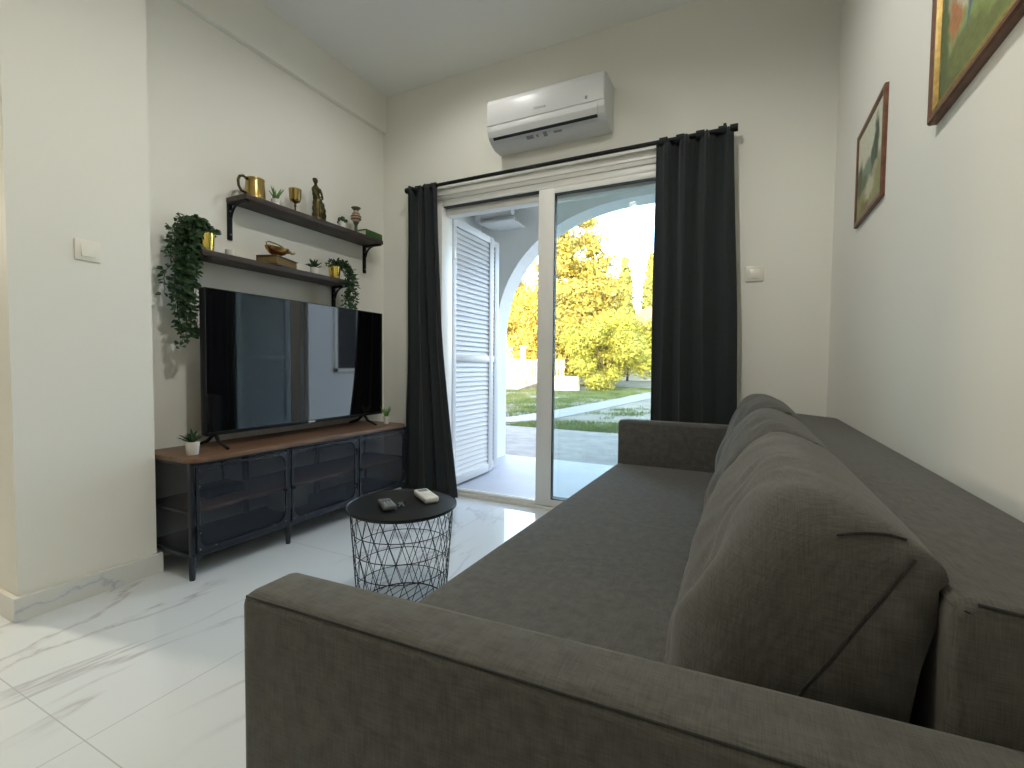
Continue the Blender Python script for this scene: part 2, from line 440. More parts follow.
# ------------------------------------------------------------------ curtains and rod
ROD_Y, ROD_Z = 2.915, 2.322
rod = thing('curtain_rod', (-1.24, ROD_Y, ROD_Z), 'thin black metal curtain rod above the glass door', 'curtain rod')
MB().tube([(-2.325, ROD_Y, ROD_Z), (-.105, ROD_Y, ROD_Z)], .0125, 12).build('pole', M['blackmetal'], rod, auto=50)
for x in (-2.342, -.088):
    MB().tube([(x - .020, ROD_Y, ROD_Z), (x + .020, ROD_Y, ROD_Z)], .021, 14).build('finial', M['blackmetal'], rod, auto=50)
for x in (-2.325, -.135):
    k = MB().box(x - .008, x + .008, WB - .008, WB, ROD_Z - .10, ROD_Z + .03, .001)
    k.tube([(x, WB - .004, ROD_Z), (x, ROD_Y, ROD_Z)], .006, 8).box(x - .008, x + .008, ROD_Y - .014, ROD_Y + .014, ROD_Z - .016, ROD_Z + .030, .002)
    k.build('bracket', M['blackmetal'], rod, auto=50)

def curtain(top, bot, folds, seed, z0, z1, label, amp=.034, mid=None):
    """top/bot = (x0, x1) at the two ends; mid narrows it at a height fraction"""
    rnd = random.Random(seed)
    root = thing('curtain', ((bot[0] + bot[1]) / 2, ROD_Y, z0), label, 'curtain', 'dark curtains on the black rod')
    nu, nv = folds * 14, 46
    ph = [rnd.uniform(-.5, .5) for _ in range(folds + 2)]
    wd = [rnd.uniform(.7, 1.3) for _ in range(folds)]; tot = sum(wd)
    acc = [0]
    for q in wd: acc.append(acc[-1] + q / tot)
    m = MB()
    grid = []
    for j in range(nv + 1):
        v = j / nv; z = z0 + (z1 - z0) * v
        xa = bot[0] + (top[0] - bot[0]) * v; xb = bot[1] + (top[1] - bot[1]) * v
        if mid:
            q = mid(v); xa += q[0]; xb += q[1]
        row = []
        for i in range(nu + 1):
            u = i / nu
            k = max(kk for kk in range(folds) if acc[kk] <= u + 1e-9)
            lu = (u - acc[k]) / (acc[k + 1] - acc[k])
            a = amp * (.75 + .35 * sin(k * 2.3 + seed)) * (0.85 + .25 * v ** 3)
            s = sin(2 * pi * lu)
            s = s + .45 * sin(2 * pi * lu * 3 + k) * v ** 6
            wob = .012 * noise.noise(Vector((u * 6 + seed, z * 1.1, seed)))
            x = xa + (xb - xa) * u + .010 * sin(2 * pi * lu * 2 + 1) * (1 - v) + wob
            y = ROD_Y + a * s + .012 * noise.noise(Vector((u * 9, z * 1.6, seed + 5)))
            y = min(y, 2.972)
            zz = z + (0.010 * max(0, sin(2 * pi * lu)) if j == nv else 0)
            row.append(m.bm.verts.new((x, y, zz)))
        grid.append(row)
    for j in range(nv):
        for i in range(nu):
            m.bm.faces.new((grid[j][i], grid[j][i + 1], grid[j + 1][i + 1], grid[j + 1][i]))
    o = m.build('cloth', M['curtain'], root, smooth=True)
    sm = o.modifiers.new('thick', 'SOLIDIFY'); sm.thickness = .003
    # stitched tab tops that wrap the pole
    for k in range(folds):
        u = (acc[k] + acc[k + 1]) / 2
        x = top[0] + (top[1] - top[0]) * u
        t = MB()
        pts = [(ROD_Y + .022 * cos(a), ROD_Z + .022 * sin(a)) for a in [radians(d) for d in range(-60, 241, 20)]]
        inn = [(ROD_Y + (.0185) * cos(a), ROD_Z + .0185 * sin(a)) for a in [radians(d) for d in range(240, -61, -20)]]
        t.prism(pts + inn, 0, x - .022, x + .022)
        t.build('tab', M['curtain'], root, auto=40)
    return root
lm = lambda v: (0.0 + .02 * sin(pi * v), -0.045 * sin(pi * v) ** 1.2)
curtain((-2.345, -2.075), (-2.385, -1.885), 4, 3, .012, 2.325, 'dark curtain gathered at the left side of the door, beside the TV bench', .036, lm)
rm = lambda v: (0.0, -.004 * sin(pi * v))
curtain((-.505, -.085), (-.508, -.006), 4, 11, .012, 2.325, 'dark curtain hanging at the right side of the door, behind the far sofa arm', .030, rm)

# ------------------------------------------------------------------ air conditioner
ac = thing('air_conditioner', (-1.17, WB, 2.40), 'white wall mounted air conditioner above the curtain rod', 'air conditioner')
prof = [(WB, 2.475), (WB, 2.752), (2.985, 2.757), (2.83, 2.757), (2.797, 2.745), (2.787, 2.718), (2.785, 2.575), (2.790, 2.545), (2.808, 2.515), (2.85, 2.485), (2.90, 2.468), (2.985, 2.465)]
MB().prism([(p[0], p[1]) for p in prof], 0, -1.585, -.785, .006, 2).build('body', M['acwhite'], ac, auto=35)
MB().prism([(2.787, 2.58), (2.780, 2.58), (2.780, 2.715), (2.789, 2.740), (2.800, 2.750), (2.81, 2.746)], 0, -1.580, -.790, .002).build('front_panel', M['acwhite'], ac, auto=35)
MB().prism([(2.790, 2.572), (2.782, 2.570), (2.785, 2.542), (2.803, 2.508), (2.812, 2.506)], 0, -1.55, -.83, .0015).build('air_flap', M['acwhite'], ac, auto=35)
MB().prism([(2.803, 2.512), (2.802, 2.506), (2.815, 2.495), (2.825, 2.500)], 0, -1.545, -.835).build('air_slot', M['dark'], ac)
lg = MB(); text_mesh(lg, 'Hisense', .026, Matrix.Translation((-1.20, 2.7795, 2.622)) @ Matrix.Rotation(pi / 2, 4, 'X'))
lg.build('logo', M['acgrey'], ac)
MB().box(-.905, -.890, 2.7785, 2.781, 2.600, 2.620, .001).build('display', M['acgrey'], ac)
for x0, x1, dz in ((-1.32, -1.27, .014), (-1.25, -1.235, .010), (-1.13, -1.075, .008), (-1.20, -1.175, .018)):
    c0 = Vector((0, 2.850, 2.485)); t_ = Vector((0, .91, -.41))
    a = c0 - t_ * dz; e = c0 + t_ * dz
    o_ = Vector((0, -.0012, -.0016)); st = MB()
    st.poly([(x0, a.y + o_.y, a.z + o_.z), (x1, a.y + o_.y, a.z + o_.z), (x1, e.y + o_.y, e.z + o_.z), (x0, e.y + o_.y, e.z + o_.z)])
    st.build('sticker', M['acgrey'], ac)

# ------------------------------------------------------------------ switches
def switch(loc, rotz, label, w_=.088, rockers=1):
    r = thing('light_switch', loc, label, 'switch', 'white wall switches')
    L0 = ROOTLOC[r.name]; ROOTLOC[r.name] = Vector((0, 0, 0))
    MB().box(-w_ / 2, w_ / 2, -.008, 0, -.043, .043, .003).build('plate', M['switch'], r, auto=40)
    for k in range(rockers):
        x = -.026 + (k + .5) * .052 / rockers
        hw = .024 / rockers
        MB().prism([(-.008, -.026), (-.014, -.026), (-.010, .026), (-.008, .026)], 0, x - hw, x + hw, .0012).build('rocker', M['switch'], r, auto=40)
    ROOTLOC[r.name] = L0
    r.rotation_euler = (0, 0, rotz)
    return r
switch((PX, .990, 1.458), pi / 2, 'white light switch on the pillar left of the TV bench')
switch((.036, WB, 1.527), 0, 'white light switch on the back wall right of the dark curtain')

# ------------------------------------------------------------------ pictures on the right wall
def painting_mat(name, kind):
    """Loose oil landscape: soft-edged patches of paint over a two-tone ground."""
    m, nt, b = new_mat(name); L = nt.links.new
    tc = nt.nodes.new('ShaderNodeTexCoord')
    n = nt.nodes.new('ShaderNodeTexNoise'); n.inputs['Scale'].default_value = 5.0; n.inputs['Detail'].default_value = 5
    L(tc.outputs['Generated'], n.inputs['Vector'])
    ns = nt.nodes.new('ShaderNodeVectorMath'); ns.operation = 'MULTIPLY_ADD'; ns.inputs[1].default_value = (.22, .22, .22); ns.inputs[2].default_value = (-.11, -.11, -.11)
    L(n.outputs['Color'], ns.inputs[0])
    wv = nt.nodes.new('ShaderNodeVectorMath'); wv.operation = 'ADD'; L(tc.outputs['Generated'], wv.inputs[0]); L(ns.outputs[0], wv.inputs[1])
    if kind == 'small':
        sky, ground = (.62, .62, .48), (.30, .30, .13)
        patches = [(.55, .42, .60, .16, (.20, .25, .18)), (.22, .62, .10, .34, (.055, .085, .045)), (.34, .50, .09, .22, (.07, .11, .06)), (.88, .45, .14, .26, (.07, .09, .045)), (.70, .36, .16, .10, (.10, .13, .06)),
                   (.42, .22, .22, .14, (.55, .52, .38)), (.25, .34, .14, .08, (.40, .36, .24)), (.86, .10, .20, .14, (.24, .26, .07)), (.62, .06, .2, .08, (.20, .14, .07))]
    else:
        sky, ground = (.50, .52, .40), (.22, .28, .09)
        patches = [(.90, 0.062, .22, .14, (.10, .085, .045)), (.70, 0.094, .3, .10, (.17, .20, .06)), (.80, 0.265, .20, .09, (.30, .40, .16)), (.78, 0.390, .16, .10, (.62, .58, .42)), (.86, 0.328, .05, .14, (.46, .20, .08)), (.76, 0.328, .035, .20, (.10, .17, .22)),
                   (.70, 0.452, .06, .20, (.08, .12, .13)), (.60, 0.343, .18, .08, (.55, .54, .36)), (.95, 0.312, .06, .4, (.10, .14, .05)), (.82, 0.585, .2, .18, (.14, .20, .08)), (.50, 0.234, .25, .12, (.28, .36, .12))]
    s_ = nt.nodes.new('ShaderNodeSeparateXYZ'); L(wv.outputs[0], s_.inputs[0])
    st = nt.nodes.new('ShaderNodeMapRange'); st.inputs['From Min'].default_value = .34; st.inputs['From Max'].default_value = .46; L(s_.outputs['Z'], st.inputs['Value'])
    mx = nt.nodes.new('ShaderNodeMix'); mx.data_type = 'RGBA'; mx.inputs['A'].default_value = (*ground, 1); mx.inputs['B'].default_value = (*sky, 1); L(st.outputs[0], mx.inputs['Factor'])
    out = mx.outputs['Result']
    for cy_, cz_, ry_, rz_, c in patches:
        mp = nt.nodes.new('ShaderNodeMapping'); mp.vector_type = 'POINT'
        mp.inputs['Scale'].default_value = (0, 1 / ry_, 1 / rz_); mp.inputs['Location'].default_value = (0, -cy_ / ry_, -cz_ / rz_)
        L(wv.outputs[0], mp.inputs['Vector'])
        ln = nt.nodes.new('ShaderNodeVectorMath'); ln.operation = 'LENGTH'; L(mp.outputs[0], ln.inputs[0])
        mr = nt.nodes.new('ShaderNodeMapRange'); mr.inputs['From Min'].default_value = 1.05; mr.inputs['From Max'].default_value = .55; L(ln.outputs['Value'], mr.inputs['Value'])
        x = nt.nodes.new('ShaderNodeMix'); x.data_type = 'RGBA'; L(mr.outputs[0], x.inputs['Factor']); L(out, x.inputs['A']); x.inputs['B'].default_value = (*c, 1); out = x.outputs['Result']
    v = nt.nodes.new('ShaderNodeTexNoise'); v.inputs['Scale'].default_value = 30; v.inputs['Detail'].default_value = 3; L(tc.outputs['Generated'], v.inputs['Vector'])
    ov = nt.nodes.new('ShaderNodeMix'); ov.data_type = 'RGBA'; ov.blend_type = 'OVERLAY'; ov.inputs['Factor'].default_value = .45; L(out, ov.inputs['A']); L(v.outputs['Fac'], ov.inputs['B'])
    L(ov.outputs['Result'], b.inputs['Base Color']); b.inputs['Roughness'].default_value = .5
    return m

def picture(y0, y1, z0, z1, fw, kind, label):
    r = thing('framed_picture', (WR, (y0 + y1) / 2, z0), label, 'picture', 'pictures on the right wall')
    def ring(prof, nm, m_):
        k = MB(); bm = k.bm; loops = []
        for d, h in prof:      # inset from the outer edge, height off the wall
            loops.append([bm.verts.new((WR - h, yy, zz)) for yy, zz in ((y0 + d, z0 + d), (y1 - d, z0 + d), (y1 - d, z1 - d), (y0 + d, z1 - d))])
        loops.append(loops[0])
        for A, B in zip(loops, loops[1:]):
            for i in range(4): bm.faces.new((A[i], A[(i + 1) % 4], B[(i + 1) % 4], B[i]))
        bmesh.ops.recalc_face_normals(bm, faces=bm.faces[:])
        return k.build(nm, m_, r)
    T = .013 if kind == 'small' else .020
    g = fw * (.62 if kind == 'large' else .98)
    ring([(0, .0), (0, T * .75), (.003, T), (g * .6, T * .95), (g, T * .70), (g, .0)], 'frame', M['frame_brown'])
    if kind == 'large': ring([(g, .001), (g, T * .72), (g + (fw - g) * .3, T * .86), (g + (fw - g) * .7, T * .72), (fw, T * .45), (fw, .001)], 'gilt_lip', M['frame_gold'])
    MB().box(WR - .008, WR - .002, y0 + fw * .97, y1 - fw * .97, z0 + fw * .97, z1 - fw * .97).build('canvas', painting_mat('painting_' + kind, kind), r)
    return r
picture(1.960, 2.383, 1.575, 1.942, .024, 'small', 'smaller framed landscape painting, nearer the corner of the right wall')
picture(.78, 1.490, 1.590, 2.10, .034, 'large', 'larger gilt-lipped framed painting on the right wall, cut by the photo top')

# ------------------------------------------------------------------ TV bench
BX, BXB, BY0, BY1 = -2.217, -2.625, 1.237, 2.750
tb = thing('tv_bench', ((BX + BXB) / 2, (BY0 + BY1) / 2, 0), 'long industrial black metal TV bench with mesh doors and wooden top', 'tv bench')
t = MB()
R_ = .055
pl = []
for cx, cy, a0 in ((BX - R_, BY1 - R_, 0), (BXB + .01, BY1 - .01, 90), (BXB + .01, BY0 + .01, 180), (BX - R_, BY0 + R_, 270)):
    rr = R_ if cx == BX - R_ else .01
    for k in range(7):
        a = radians(a0 + 15 * k); pl.append((cx + rr * cos(a), cy + rr * sin(a)))
MB().prism([(p[0] + .004 if p[0] > -2.3 else p[0], p[1]) for p in pl], 2, .537, .560, .003).build('worktop', M['benchtop'], tb, auto=40)
fr = MB()
FX = BX - .006
ups = [BY0 + .012, 1.752, 2.262, BY1 - .012]
for i, y in enumerate(ups):
    hw = .010 if i in (0, 3) else .010
    fr.box(FX - .022, FX, y - hw, y + hw, .10, .537, .002)
for x in (BXB + .012,):
    for y in (ups[0], ups[3]): fr.box(x - .010, x + .010, y - .010, y + .010, .10, .537, .002)
fr.box(FX - .020, FX, BY0 + .01, BY1 - .01, .523, .537, .001)
fr.box(BXB + .002, BXB + .02, BY0 + .01, BY1 - .01, .523, .537, .001)
for y in (ups[0], ups[3]):
    fr.box(BXB + .01, FX, y - .009, y + .009, .523, .537, .001)
    fr.box(BXB + .01, FX, y - .009, y + .009, .102, .120, .001)
    fr.box(BXB + .01, FX, y - .006, y + .006, .302, .316, .001)
fr.build('frame', M['bench'], tb, auto=40)
MB().box(BXB + .005, FX - .002, BY0 + .012, BY1 - .012, .104, .116).build('bottom_panel', M['bench'], tb)
MB().box(BXB + .02, FX - .03, BY0 + .020, BY1 - .020, .298, .316, .002).build('inner_shelf', M['innerwood'], tb, auto=40)
for y in ups[1:3]:
    MB().box(BXB + .015, BXB + .045, y - .012, y + .012, .116, .523, .002).build('rear_post', M['bench'], tb, auto=40)
for x, ys in ((FX - .013, ups), (BXB + .014, (ups[0], ups[3]))):
    for y in ys:
        MB().tube([(x, y, .112), (x, y, .075), (x, y, .006), (x, y, 0)], [.0155, .0155, .0125, .011], 14).build('leg', M['bench'], tb, auto=50)
gs = MB()     # curved gussets where the bottom rail meets the end legs
for y, s in ((ups[0], 1), (ups[3], -1)):
    pts = [(y, .120), (y + s * .07, .120)] + [(y + s * (.07 - .055 * sin(a)), .104 - .050 * (1 - cos(a))) for a in [radians(d) for d in range(0, 91, 15)]] + [(y, .05)]
    gs.prism(pts, 0, FX - .012, FX - .004)
gs.box(FX - .012, FX - .003, BY0 + .012, BY1 - .012, .100, .122, .001)
gs.build('bottom_rail', M['bench'], tb, auto=40)
def mesh_door(y0, y1, hinge):
    z0, z1 = .124, .520
    c = .055; wd = .014
    d = MB()
    # ring with rounded inside corners
    out = [(y0, z0), (y1, z0), (y1, z1), (y0, z1)]
    inner = []
    for cy, cz, a0 in ((y1 - wd - c, z0 + wd + c, -90), (y1 - wd - c, z1 - wd - c, 0), (y0 + wd + c, z1 - wd - c, 90), (y0 + wd + c, z0 + wd + c, 180)):
        for k in range(7):
            a = radians(a0 + 15 * k); inner.append((cy + c * cos(a), cz + c * sin(a)))
    x0, x1 = FX - .002, FX + .006
    bm = d.bm
    corners = [out[1], out[2], out[3], out[0]]
    for x, flip in ((x1, False), (x0, True)):
        vi = [bm.verts.new((x, *p)) for p in inner]; vo = [bm.verts.new((x, *p)) for p in corners]
        n = len(vi)
        for i in range(n):
            q = i // 7
            nx = (i + 1) % n
            if i % 7 == 6:
                fc = (vi[i], vo[q], vo[(q + 1) % 4], vi[nx])
            else:
                fc = (vi[i], vo[q], vi[nx])
            bm.faces.new(fc if not flip else fc[::-1])
        if flip:
            for i in range(n): bm.faces.new((vi[i], vi[(i + 1) % n], prev_i[(i + 1) % n], prev_i[i]))
            for i in range(4): bm.faces.new((vo[i], prev_o[i], prev_o[(i + 1) % 4], vo[(i + 1) % 4]))
        prev_i, prev_o = vi, vo
    bmesh.ops.recalc_face_normals(bm, faces=bm.faces[:])
    o = d.build('door', M['bench'], tb)
    MB().box(FX - .001, FX + .001, y0 + .02, y1 - .02, z0 + .02, z1 - .02).build('mesh_panel', M['benchmesh'], o)
    spots = [(yy, zz) for yy in (y0 + .014, y1 - .014) for zz in (z0 + .014, z0 + .09, z1 - .09, z1 - .014)]
    spots += [(yy, zz) for yy in (y0 + .085, y1 - .085) for zz in (z0 + .014, z1 - .014)]
    for yy, zz in spots:
        MB().ball((FX + .006, yy, zz), .0036, 8).build('rivet', M['rivet'], o, smooth=True)
    hy = y1 if hinge == 'far' else y0
    for zz in (z0 + .09, z1 - .085):
        MB().tube([(FX + .009, hy, zz - .02), (FX + .009, hy, zz + .02)], .0055, 10).box(FX + .004, FX + .008, hy - .016, hy + .016, zz - .016, zz + .016, .001).build('hinge', M['blackmetal'], o, auto=45)
    ly = y0 if hinge == 'far' else y1
    s = 1 if hinge == 'far' else -1
    k = MB().box(FX + .004, FX + .012, ly + min(0, s * .026) , ly + max(0, s * .026), .300, .322, .002).ball((FX + .014, ly + s * .013, .311), .007, 10)
    k.build('latch', M['blackmetal'], o, auto=45)
mesh_door(ups[0] + .013, ups[1] - .013, 'near')
mesh_door(ups[1] + .013, ups[2] - .013, 'far')
mesh_door(ups[2] + .013, ups[3] - .013, 'far')
for y in (ups[0], ups[3]):
    MB().box(BXB + .02, FX - .02, y - .001, y + .001, .118, .524).build('side_mesh', M['benchmesh'], tb)

wb = thing('pale_patch_box', (-2.50, 1.96, .116), 'small white box behind the mesh of the TV bench\'s nearest door', 'box')  # box put in to give a pale patch through the mesh
MB().box(-2.57, -2.43, 1.865, 2.055, .116, .255, .006).build('body', M['whitepot'], wb, auto=40)
MB().box(-2.574, -2.426, 1.861, 2.059, .252, .285, .006).build('lid', M['whitepot'], wb, auto=40)
rt = thing('set_top_box', (-2.44, 1.50, .316), 'dark device on the inner shelf of the TV bench behind the nearest door', 'media box')
MB().box(-2.53, -2.37, 1.40, 1.60, .320, .362, .005).build('case', M['tvbody'], rt, auto=40)
for yy in (1.42, 1.58):
    MB().tube([(-2.52, yy, .355), (-2.54, yy, .46)], .006, 8).build('antenna', M['tvbody'], rt, auto=40)
for q, (xx, yy) in enumerate(((-2.38, 1.41), (-2.38, 1.59), (-2.52, 1.41), (-2.52, 1.59))):
    MB().tube([(xx, yy, .316), (xx, yy, .321)], .007, 8).build('rubber_foot', M['blackmetal'], rt)

# ------------------------------------------------------------------ television
TX = -2.43
tv = thing('television', (TX, 2.08, .56), 'large flat black television standing on the TV bench under the shelves', 'television')
Y0, Y1, Z0, Z1 = 1.430, 2.732, .624, 1.372
MB().box(TX - .045, TX - .004, Y0, Y1, Z0, Z1, .005).box(TX - .075, TX - .04, Y0 + .18, Y1 - .18, Z0 + .05, Z1 - .30, .012).build('housing', M['tvbody'], tv, auto=40)
bz = MB()
for a in ((Y0, Y1, Z1 - .004, Z1), (Y0, Y1, Z0, Z0 + .018), (Y0, Y0 + .004, Z0, Z1), (Y1 - .004, Y1, Z0, Z1)):
    bz.box(TX - .006, TX + .003, a[0], a[1], a[2], a[3], .001)
bz.build('bezel', M['tvbody'], tv, auto=40)
MB().box(TX - .005, TX, Y0 + .003, Y1 - .003, Z0 + .016, Z1 - .003).build('screen', M['screen'], tv)
MB().box(TX + .003, TX + .005, 2.055, 2.105, Z0 + .003, Z0 + .014, .0008).build('logo', M['logo'], tv)
for y in (1.485, 2.56):
    k = MB()
    k.tube([(TX - .02, y, Z0 + .01), (TX + .03, y - .012, .592), (TX + .115, y - .02, .567)], [.010, .009, .007], 8)
    k.tube([(TX - .02, y, Z0 + .01), (TX - .06, y - .012, .592), (TX - .135, y - .02, .567)], [.010, .009, .007], 8)
    k.build('foot', M['tvbody'], tv, auto=50)

tv.rotation_euler = (0, 0, radians(.9))

# ------------------------------------------------------------------ wall shelves
SD = .178
def shelf(y0, y1, ztop, label, brackets):
    r = thing('wall_shelf', (WL, (y0 + y1) / 2, ztop), label, 'shelf', 'dark wooden wall shelves over the television')
    MB().box(WL + .002, WL + SD, y0, y1, ztop - .030, ztop, .003).build('board', M['shelfwood'], r, auto=40)
    for y in brackets:
        k = MB()
        k.box(WL, WL + .014, y - .013, y + .013, ztop - .235, ztop - .030, .002)
        k.box(WL, WL + SD - .01, y - .013, y + .013, ztop - .040, ztop - .030, .002)
        pts = [(WL + .012, ztop - .112), (WL + .012, ztop - .130)] + [(WL + .012 + .085 * (1 - cos(a)), ztop - .130 + .092 * sin(a)) for a in [radians(d) for d in range(10, 91, 10)]]
        pts += [(WL + .110, ztop - .038)] + [(WL + .024 + .072 * (1 - cos(a)), ztop - .125 + .082 * sin(a)) for a in [radians(d) for d in range(80, 9, -10)]]
        k.prism([(p[0], p[1]) for p in pts[:2] + pts[2:]], 1, y - .006, y + .006)
        b_ = k.build('bracket', M['blackmetal'], r, auto=40)
        for q in (.205, .075): MB().ball((WL + .015, y, ztop - q), .005, 8).build('screw', M['rivet'], b_, smooth=True)
    return r
S1, S2 = 1.930, 1.574
shelf(1.700, 2.795, S1, 'upper dark wooden wall shelf with brass mug, goblet and figurine', (1.716, 2.775))
shelf(1.462, 2.505, S2, 'lower dark wooden wall shelf holding book and trailing plants', (1.500, 2.470))
SX = WL + .105

# brass tankard
mg = thing('brass_mug', (SX, 1.805, S1), 'big brass mug with a dark handle at the near end of the upper shelf', 'mug')
MB().lathe([(.052, 0), (.057, .004), (.057, .010), (.055, .015), (.049, .103), (.049, .112), (.051, .117), (.050, .121), (.046, .121), (.045, .11), (.048, .02), (.0001, .018)], (SX, 1.805, S1), 32, cap1=False).build('body', M['brass'], mg, auto=45)
MB().tube([(SX, 1.805 - .048, S1 + .108), (SX, 1.805 - .072, S1 + .117), (SX, 1.805 - .092, S1 + .108), (SX, 1.805 - .101, S1 + .085), (SX, 1.805 - .098, S1 + .054), (SX, 1.805 - .084, S1 + .032), (SX, 1.805 - .053, S1 + .026)], .0075, 10).build('handle', M['bronze'], mg, smooth=True)

def pot_prof(rb, rt, h):
    return [(rb * .95, 0), (rb, .002), (rt, h), (rt * .93, h), (rt * .90, h * .86), (0.0001, h * .86)]
def potted(loc, rb, rt, h, label, style, seed, group='small white potted plants'):
    rnd = random.Random(seed)
    r = thing('potted_plant', loc, label, 'plant', group)
    x, y, z = loc
    MB().lathe(pot_prof(rb, rt, h), loc, 24, cap1=False).build('pot', M['whitepot'], r, auto=45)
    MB().lathe([(rt * .92, h * .86), (rt * .5, h * .92), (0.0001, h * .93)], loc, 16, cap0=False, cap1=False).build('soil', M['soil'], r, smooth=True)
    p = MB()
    base = Vector((x, y, z + h * .88))
    if style == 'aloe':
        for k in range(15):
            a = rnd.uniform(0, 2 * pi); tilt = rnd.uniform(.05, .38); L_ = rnd.uniform(.055, .085)
            d = Vector((cos(a) * sin(tilt), sin(a) * sin(tilt), cos(tilt)))
            st_ = base + Vector((cos(a), sin(a), 0)) * rt * .25
            p.tube([st_, st_ + d * L_ * .5, st_ + d * L_ + Vector((cos(a), sin(a), 0)) * .012], [.0055, .0050, .0012], 6)
        p.build('leaves', M['aloe'], r, smooth=True)
    elif style == 'spiky':
        for k in range(30):
            a = rnd.uniform(0, 2 * pi); tilt = rnd.uniform(.1, 1.15); L_ = rnd.uniform(.045, .07)
            d = Vector((cos(a) * sin(tilt), sin(a) * sin(tilt), cos(tilt)))
            p.leaf(base + d * .004, d, Vector((0, 0, 1)), L_, .016)
            p.tube([base, base + d * L_ * .8], [.003, .001], 5)
        p.build('leaves', M['succulent'], r)
    else:
        for k in range(60):
            a = rnd.uniform(0, 2 * pi); tilt = rnd.uniform(0, 1.5)
            d = Vector((cos(a) * sin(tilt), sin(a) * sin(tilt), cos(tilt) * .8))
            q = base + d * rnd.uniform(.016, .036)
            p.ball(q, .0095, 6, (1, 1, 1.2))
        p.build('leaves', M['succulent'], r, smooth=True)
    return r
potted((SX - .01, 1.945, S1), .022, .027, .052, 'white pot with upright pale green grassy plant between mug and goblet', 'aloe', 1)
potted((SX + .035, 2.425, S1), .022, .027, .050, 'tiny white pot with round dark green succulent beside the bronze figurine', 'ball', 2)
potted((SX, 2.215, S2), .022, .027, .050, 'small white pot with dark green succulent next to the brown book, lower shelf', 'spiky', 3)
potted((-2.335, 1.315, .560), .025, .030, .062, 'white pot with spiky dark succulent at the near end of the TV bench', 'spiky', 4)
potted((-2.345, 2.672, .560), .018, .023, .055, 'small white pot with faint green sprig at the far end of the TV bench', 'aloe', 5)

gb = thing('goblet', (SX, 2.075, S1), 'brass goblet with wide cup on a thin stem on the upper shelf', 'goblet')
MB().lathe([(.010, .070), (.028, .078), (.034, .092), (.037, .150), (.038, .154), (.034, .154), (.032, .10), (.0001, .088)], (SX, 2.075, S1), 28, cap1=False).build('cup', M['brass'], gb, auto=45)
MB().lathe([(.030, 0), (.030, .004), (.012, .010), (.005, .018), (.0045, .045), (.008, .052), (.0045, .06), (.010, .072)], (SX, 2.075, S1), 20).build('stem', M['bronze'], gb, smooth=True)

# bronze figurine: draped woman, one continuous surface
fg = thing('figurine', (SX, 2.245, S1), 'dark bronze figurine of a draped standing woman on the upper shelf', 'figurine')
m = MB(); fx, fy, fz = SX, 2.245, S1
m.lathe([(.040, 0), (.042, .006), (.038, .014), (.036, .02)], (fx, fy, fz), 20)
for (dy, dz, rx, ry, rz) in ((.006, .045, .036, .040, .040), (.008, .085, .034, .042, .045), (.004, .120, .030, .036, .038), (-.004, .152, .024, .026, .030), (-.010, .178, .022, .024, .028), (-.010, .205, .024, .030, .026), (-.010, .222, .014, .018, .016)):
    m.ball((fx, fy + dy, fz + dz), 1.0, 14, (rx, ry, rz))
m.tube([(fx, fy - .010, fz + .215), (fx, fy - .011, fz + .245)], .0095, 10)
m.ball((fx, fy - .013, fz + .262), 1, 14, (.0155, .0165, .0195))
m.ball((fx - .004, fy - .022, fz + .270), .010, 10)          # hair knot
m.tube([(fx + .010, fy - .036, fz + .214), (fx + .024, fy - .045, fz + .180), (fx + .032, fy - .028, fz + .150)], [.009, .0075, .006], 8)
m.tube([(fx + .010, fy + .012, fz + .214), (fx + .018, fy + .022, fz + .182), (fx + .026, fy + .022, fz + .152), (fx + .034, fy + .004, fz + .138)], [.009, .0075, .0065, .006], 8)
for (dy, dz, q) in ((.034, .112, .020), (.042, .080, .022), (.046, .048, .022), (.046, .020, .020)):      # drapery falling at her side
    m.ball((fx + .004, fy + dy, fz + dz), 1.0, 12, (q, q * .85, q * 1.3))
for k in range(9):                                             # drapery folds
    a = radians(-70 + 20 * k)
    m.tube([(fx + .030 * cos(a), fy + .004 + .034 * sin(a), fz + .018), (fx + .033 * cos(a), fy + .008 + .040 * sin(a), fz + .07), (fx + .026 * cos(a), fy + .003 + .030 * sin(a), fz + .130)], [.006, .005, .003], 6)
o = m.build('body', M['bronze'], fg, smooth=True)
rmod = o.modifiers.new('fuse', 'REMESH'); rmod.mode = 'VOXEL'; rmod.voxel_size = .0028; rmod.use_smooth_shade = True
smod = o.modifiers.new('soft', 'SMOOTH'); smod.iterations = 3

# striped urn vase
vs = thing('urn_vase', (SX, 2.590, S1), 'little banded pink and green urn vase standing behind the green book', 'vase')
MB().lathe([(.030, 0), (.031, .008), (.014, .018), (.010, .060), (.013, .075), (.022, .092)], (SX, 2.590, S1), 20, cap1=False).build('pedestal', M['vase_b'], vs, smooth=True)
MB().lathe([(.020, .090), (.034, .112), (.036, .128), (.028, .146), (.017, .158), (.017, .172)], (SX, 2.590, S1), 24, cap0=False, cap1=False).build('belly', M['vase_a'], vs, smooth=True)
bd = MB()
for z_, r_ in ((.112, .0350), (.130, .0363), (.150, .026)):
    bd.lathe([(r_ - .003, z_ - .005), (r_ + .0012, z_ - .003), (r_ + .0012, z_ + .003), (r_ - .003, z_ + .005)], (SX, 2.590, S1), 24, False, False)
bd.lathe([(.016, .170), (.020, .180), (.034, .192), (.033, .196), (.015, .186)], (SX, 2.590, S1), 24, False, True)
bd.build('rim_and_bands', M['vase_b'], vs, smooth=True)

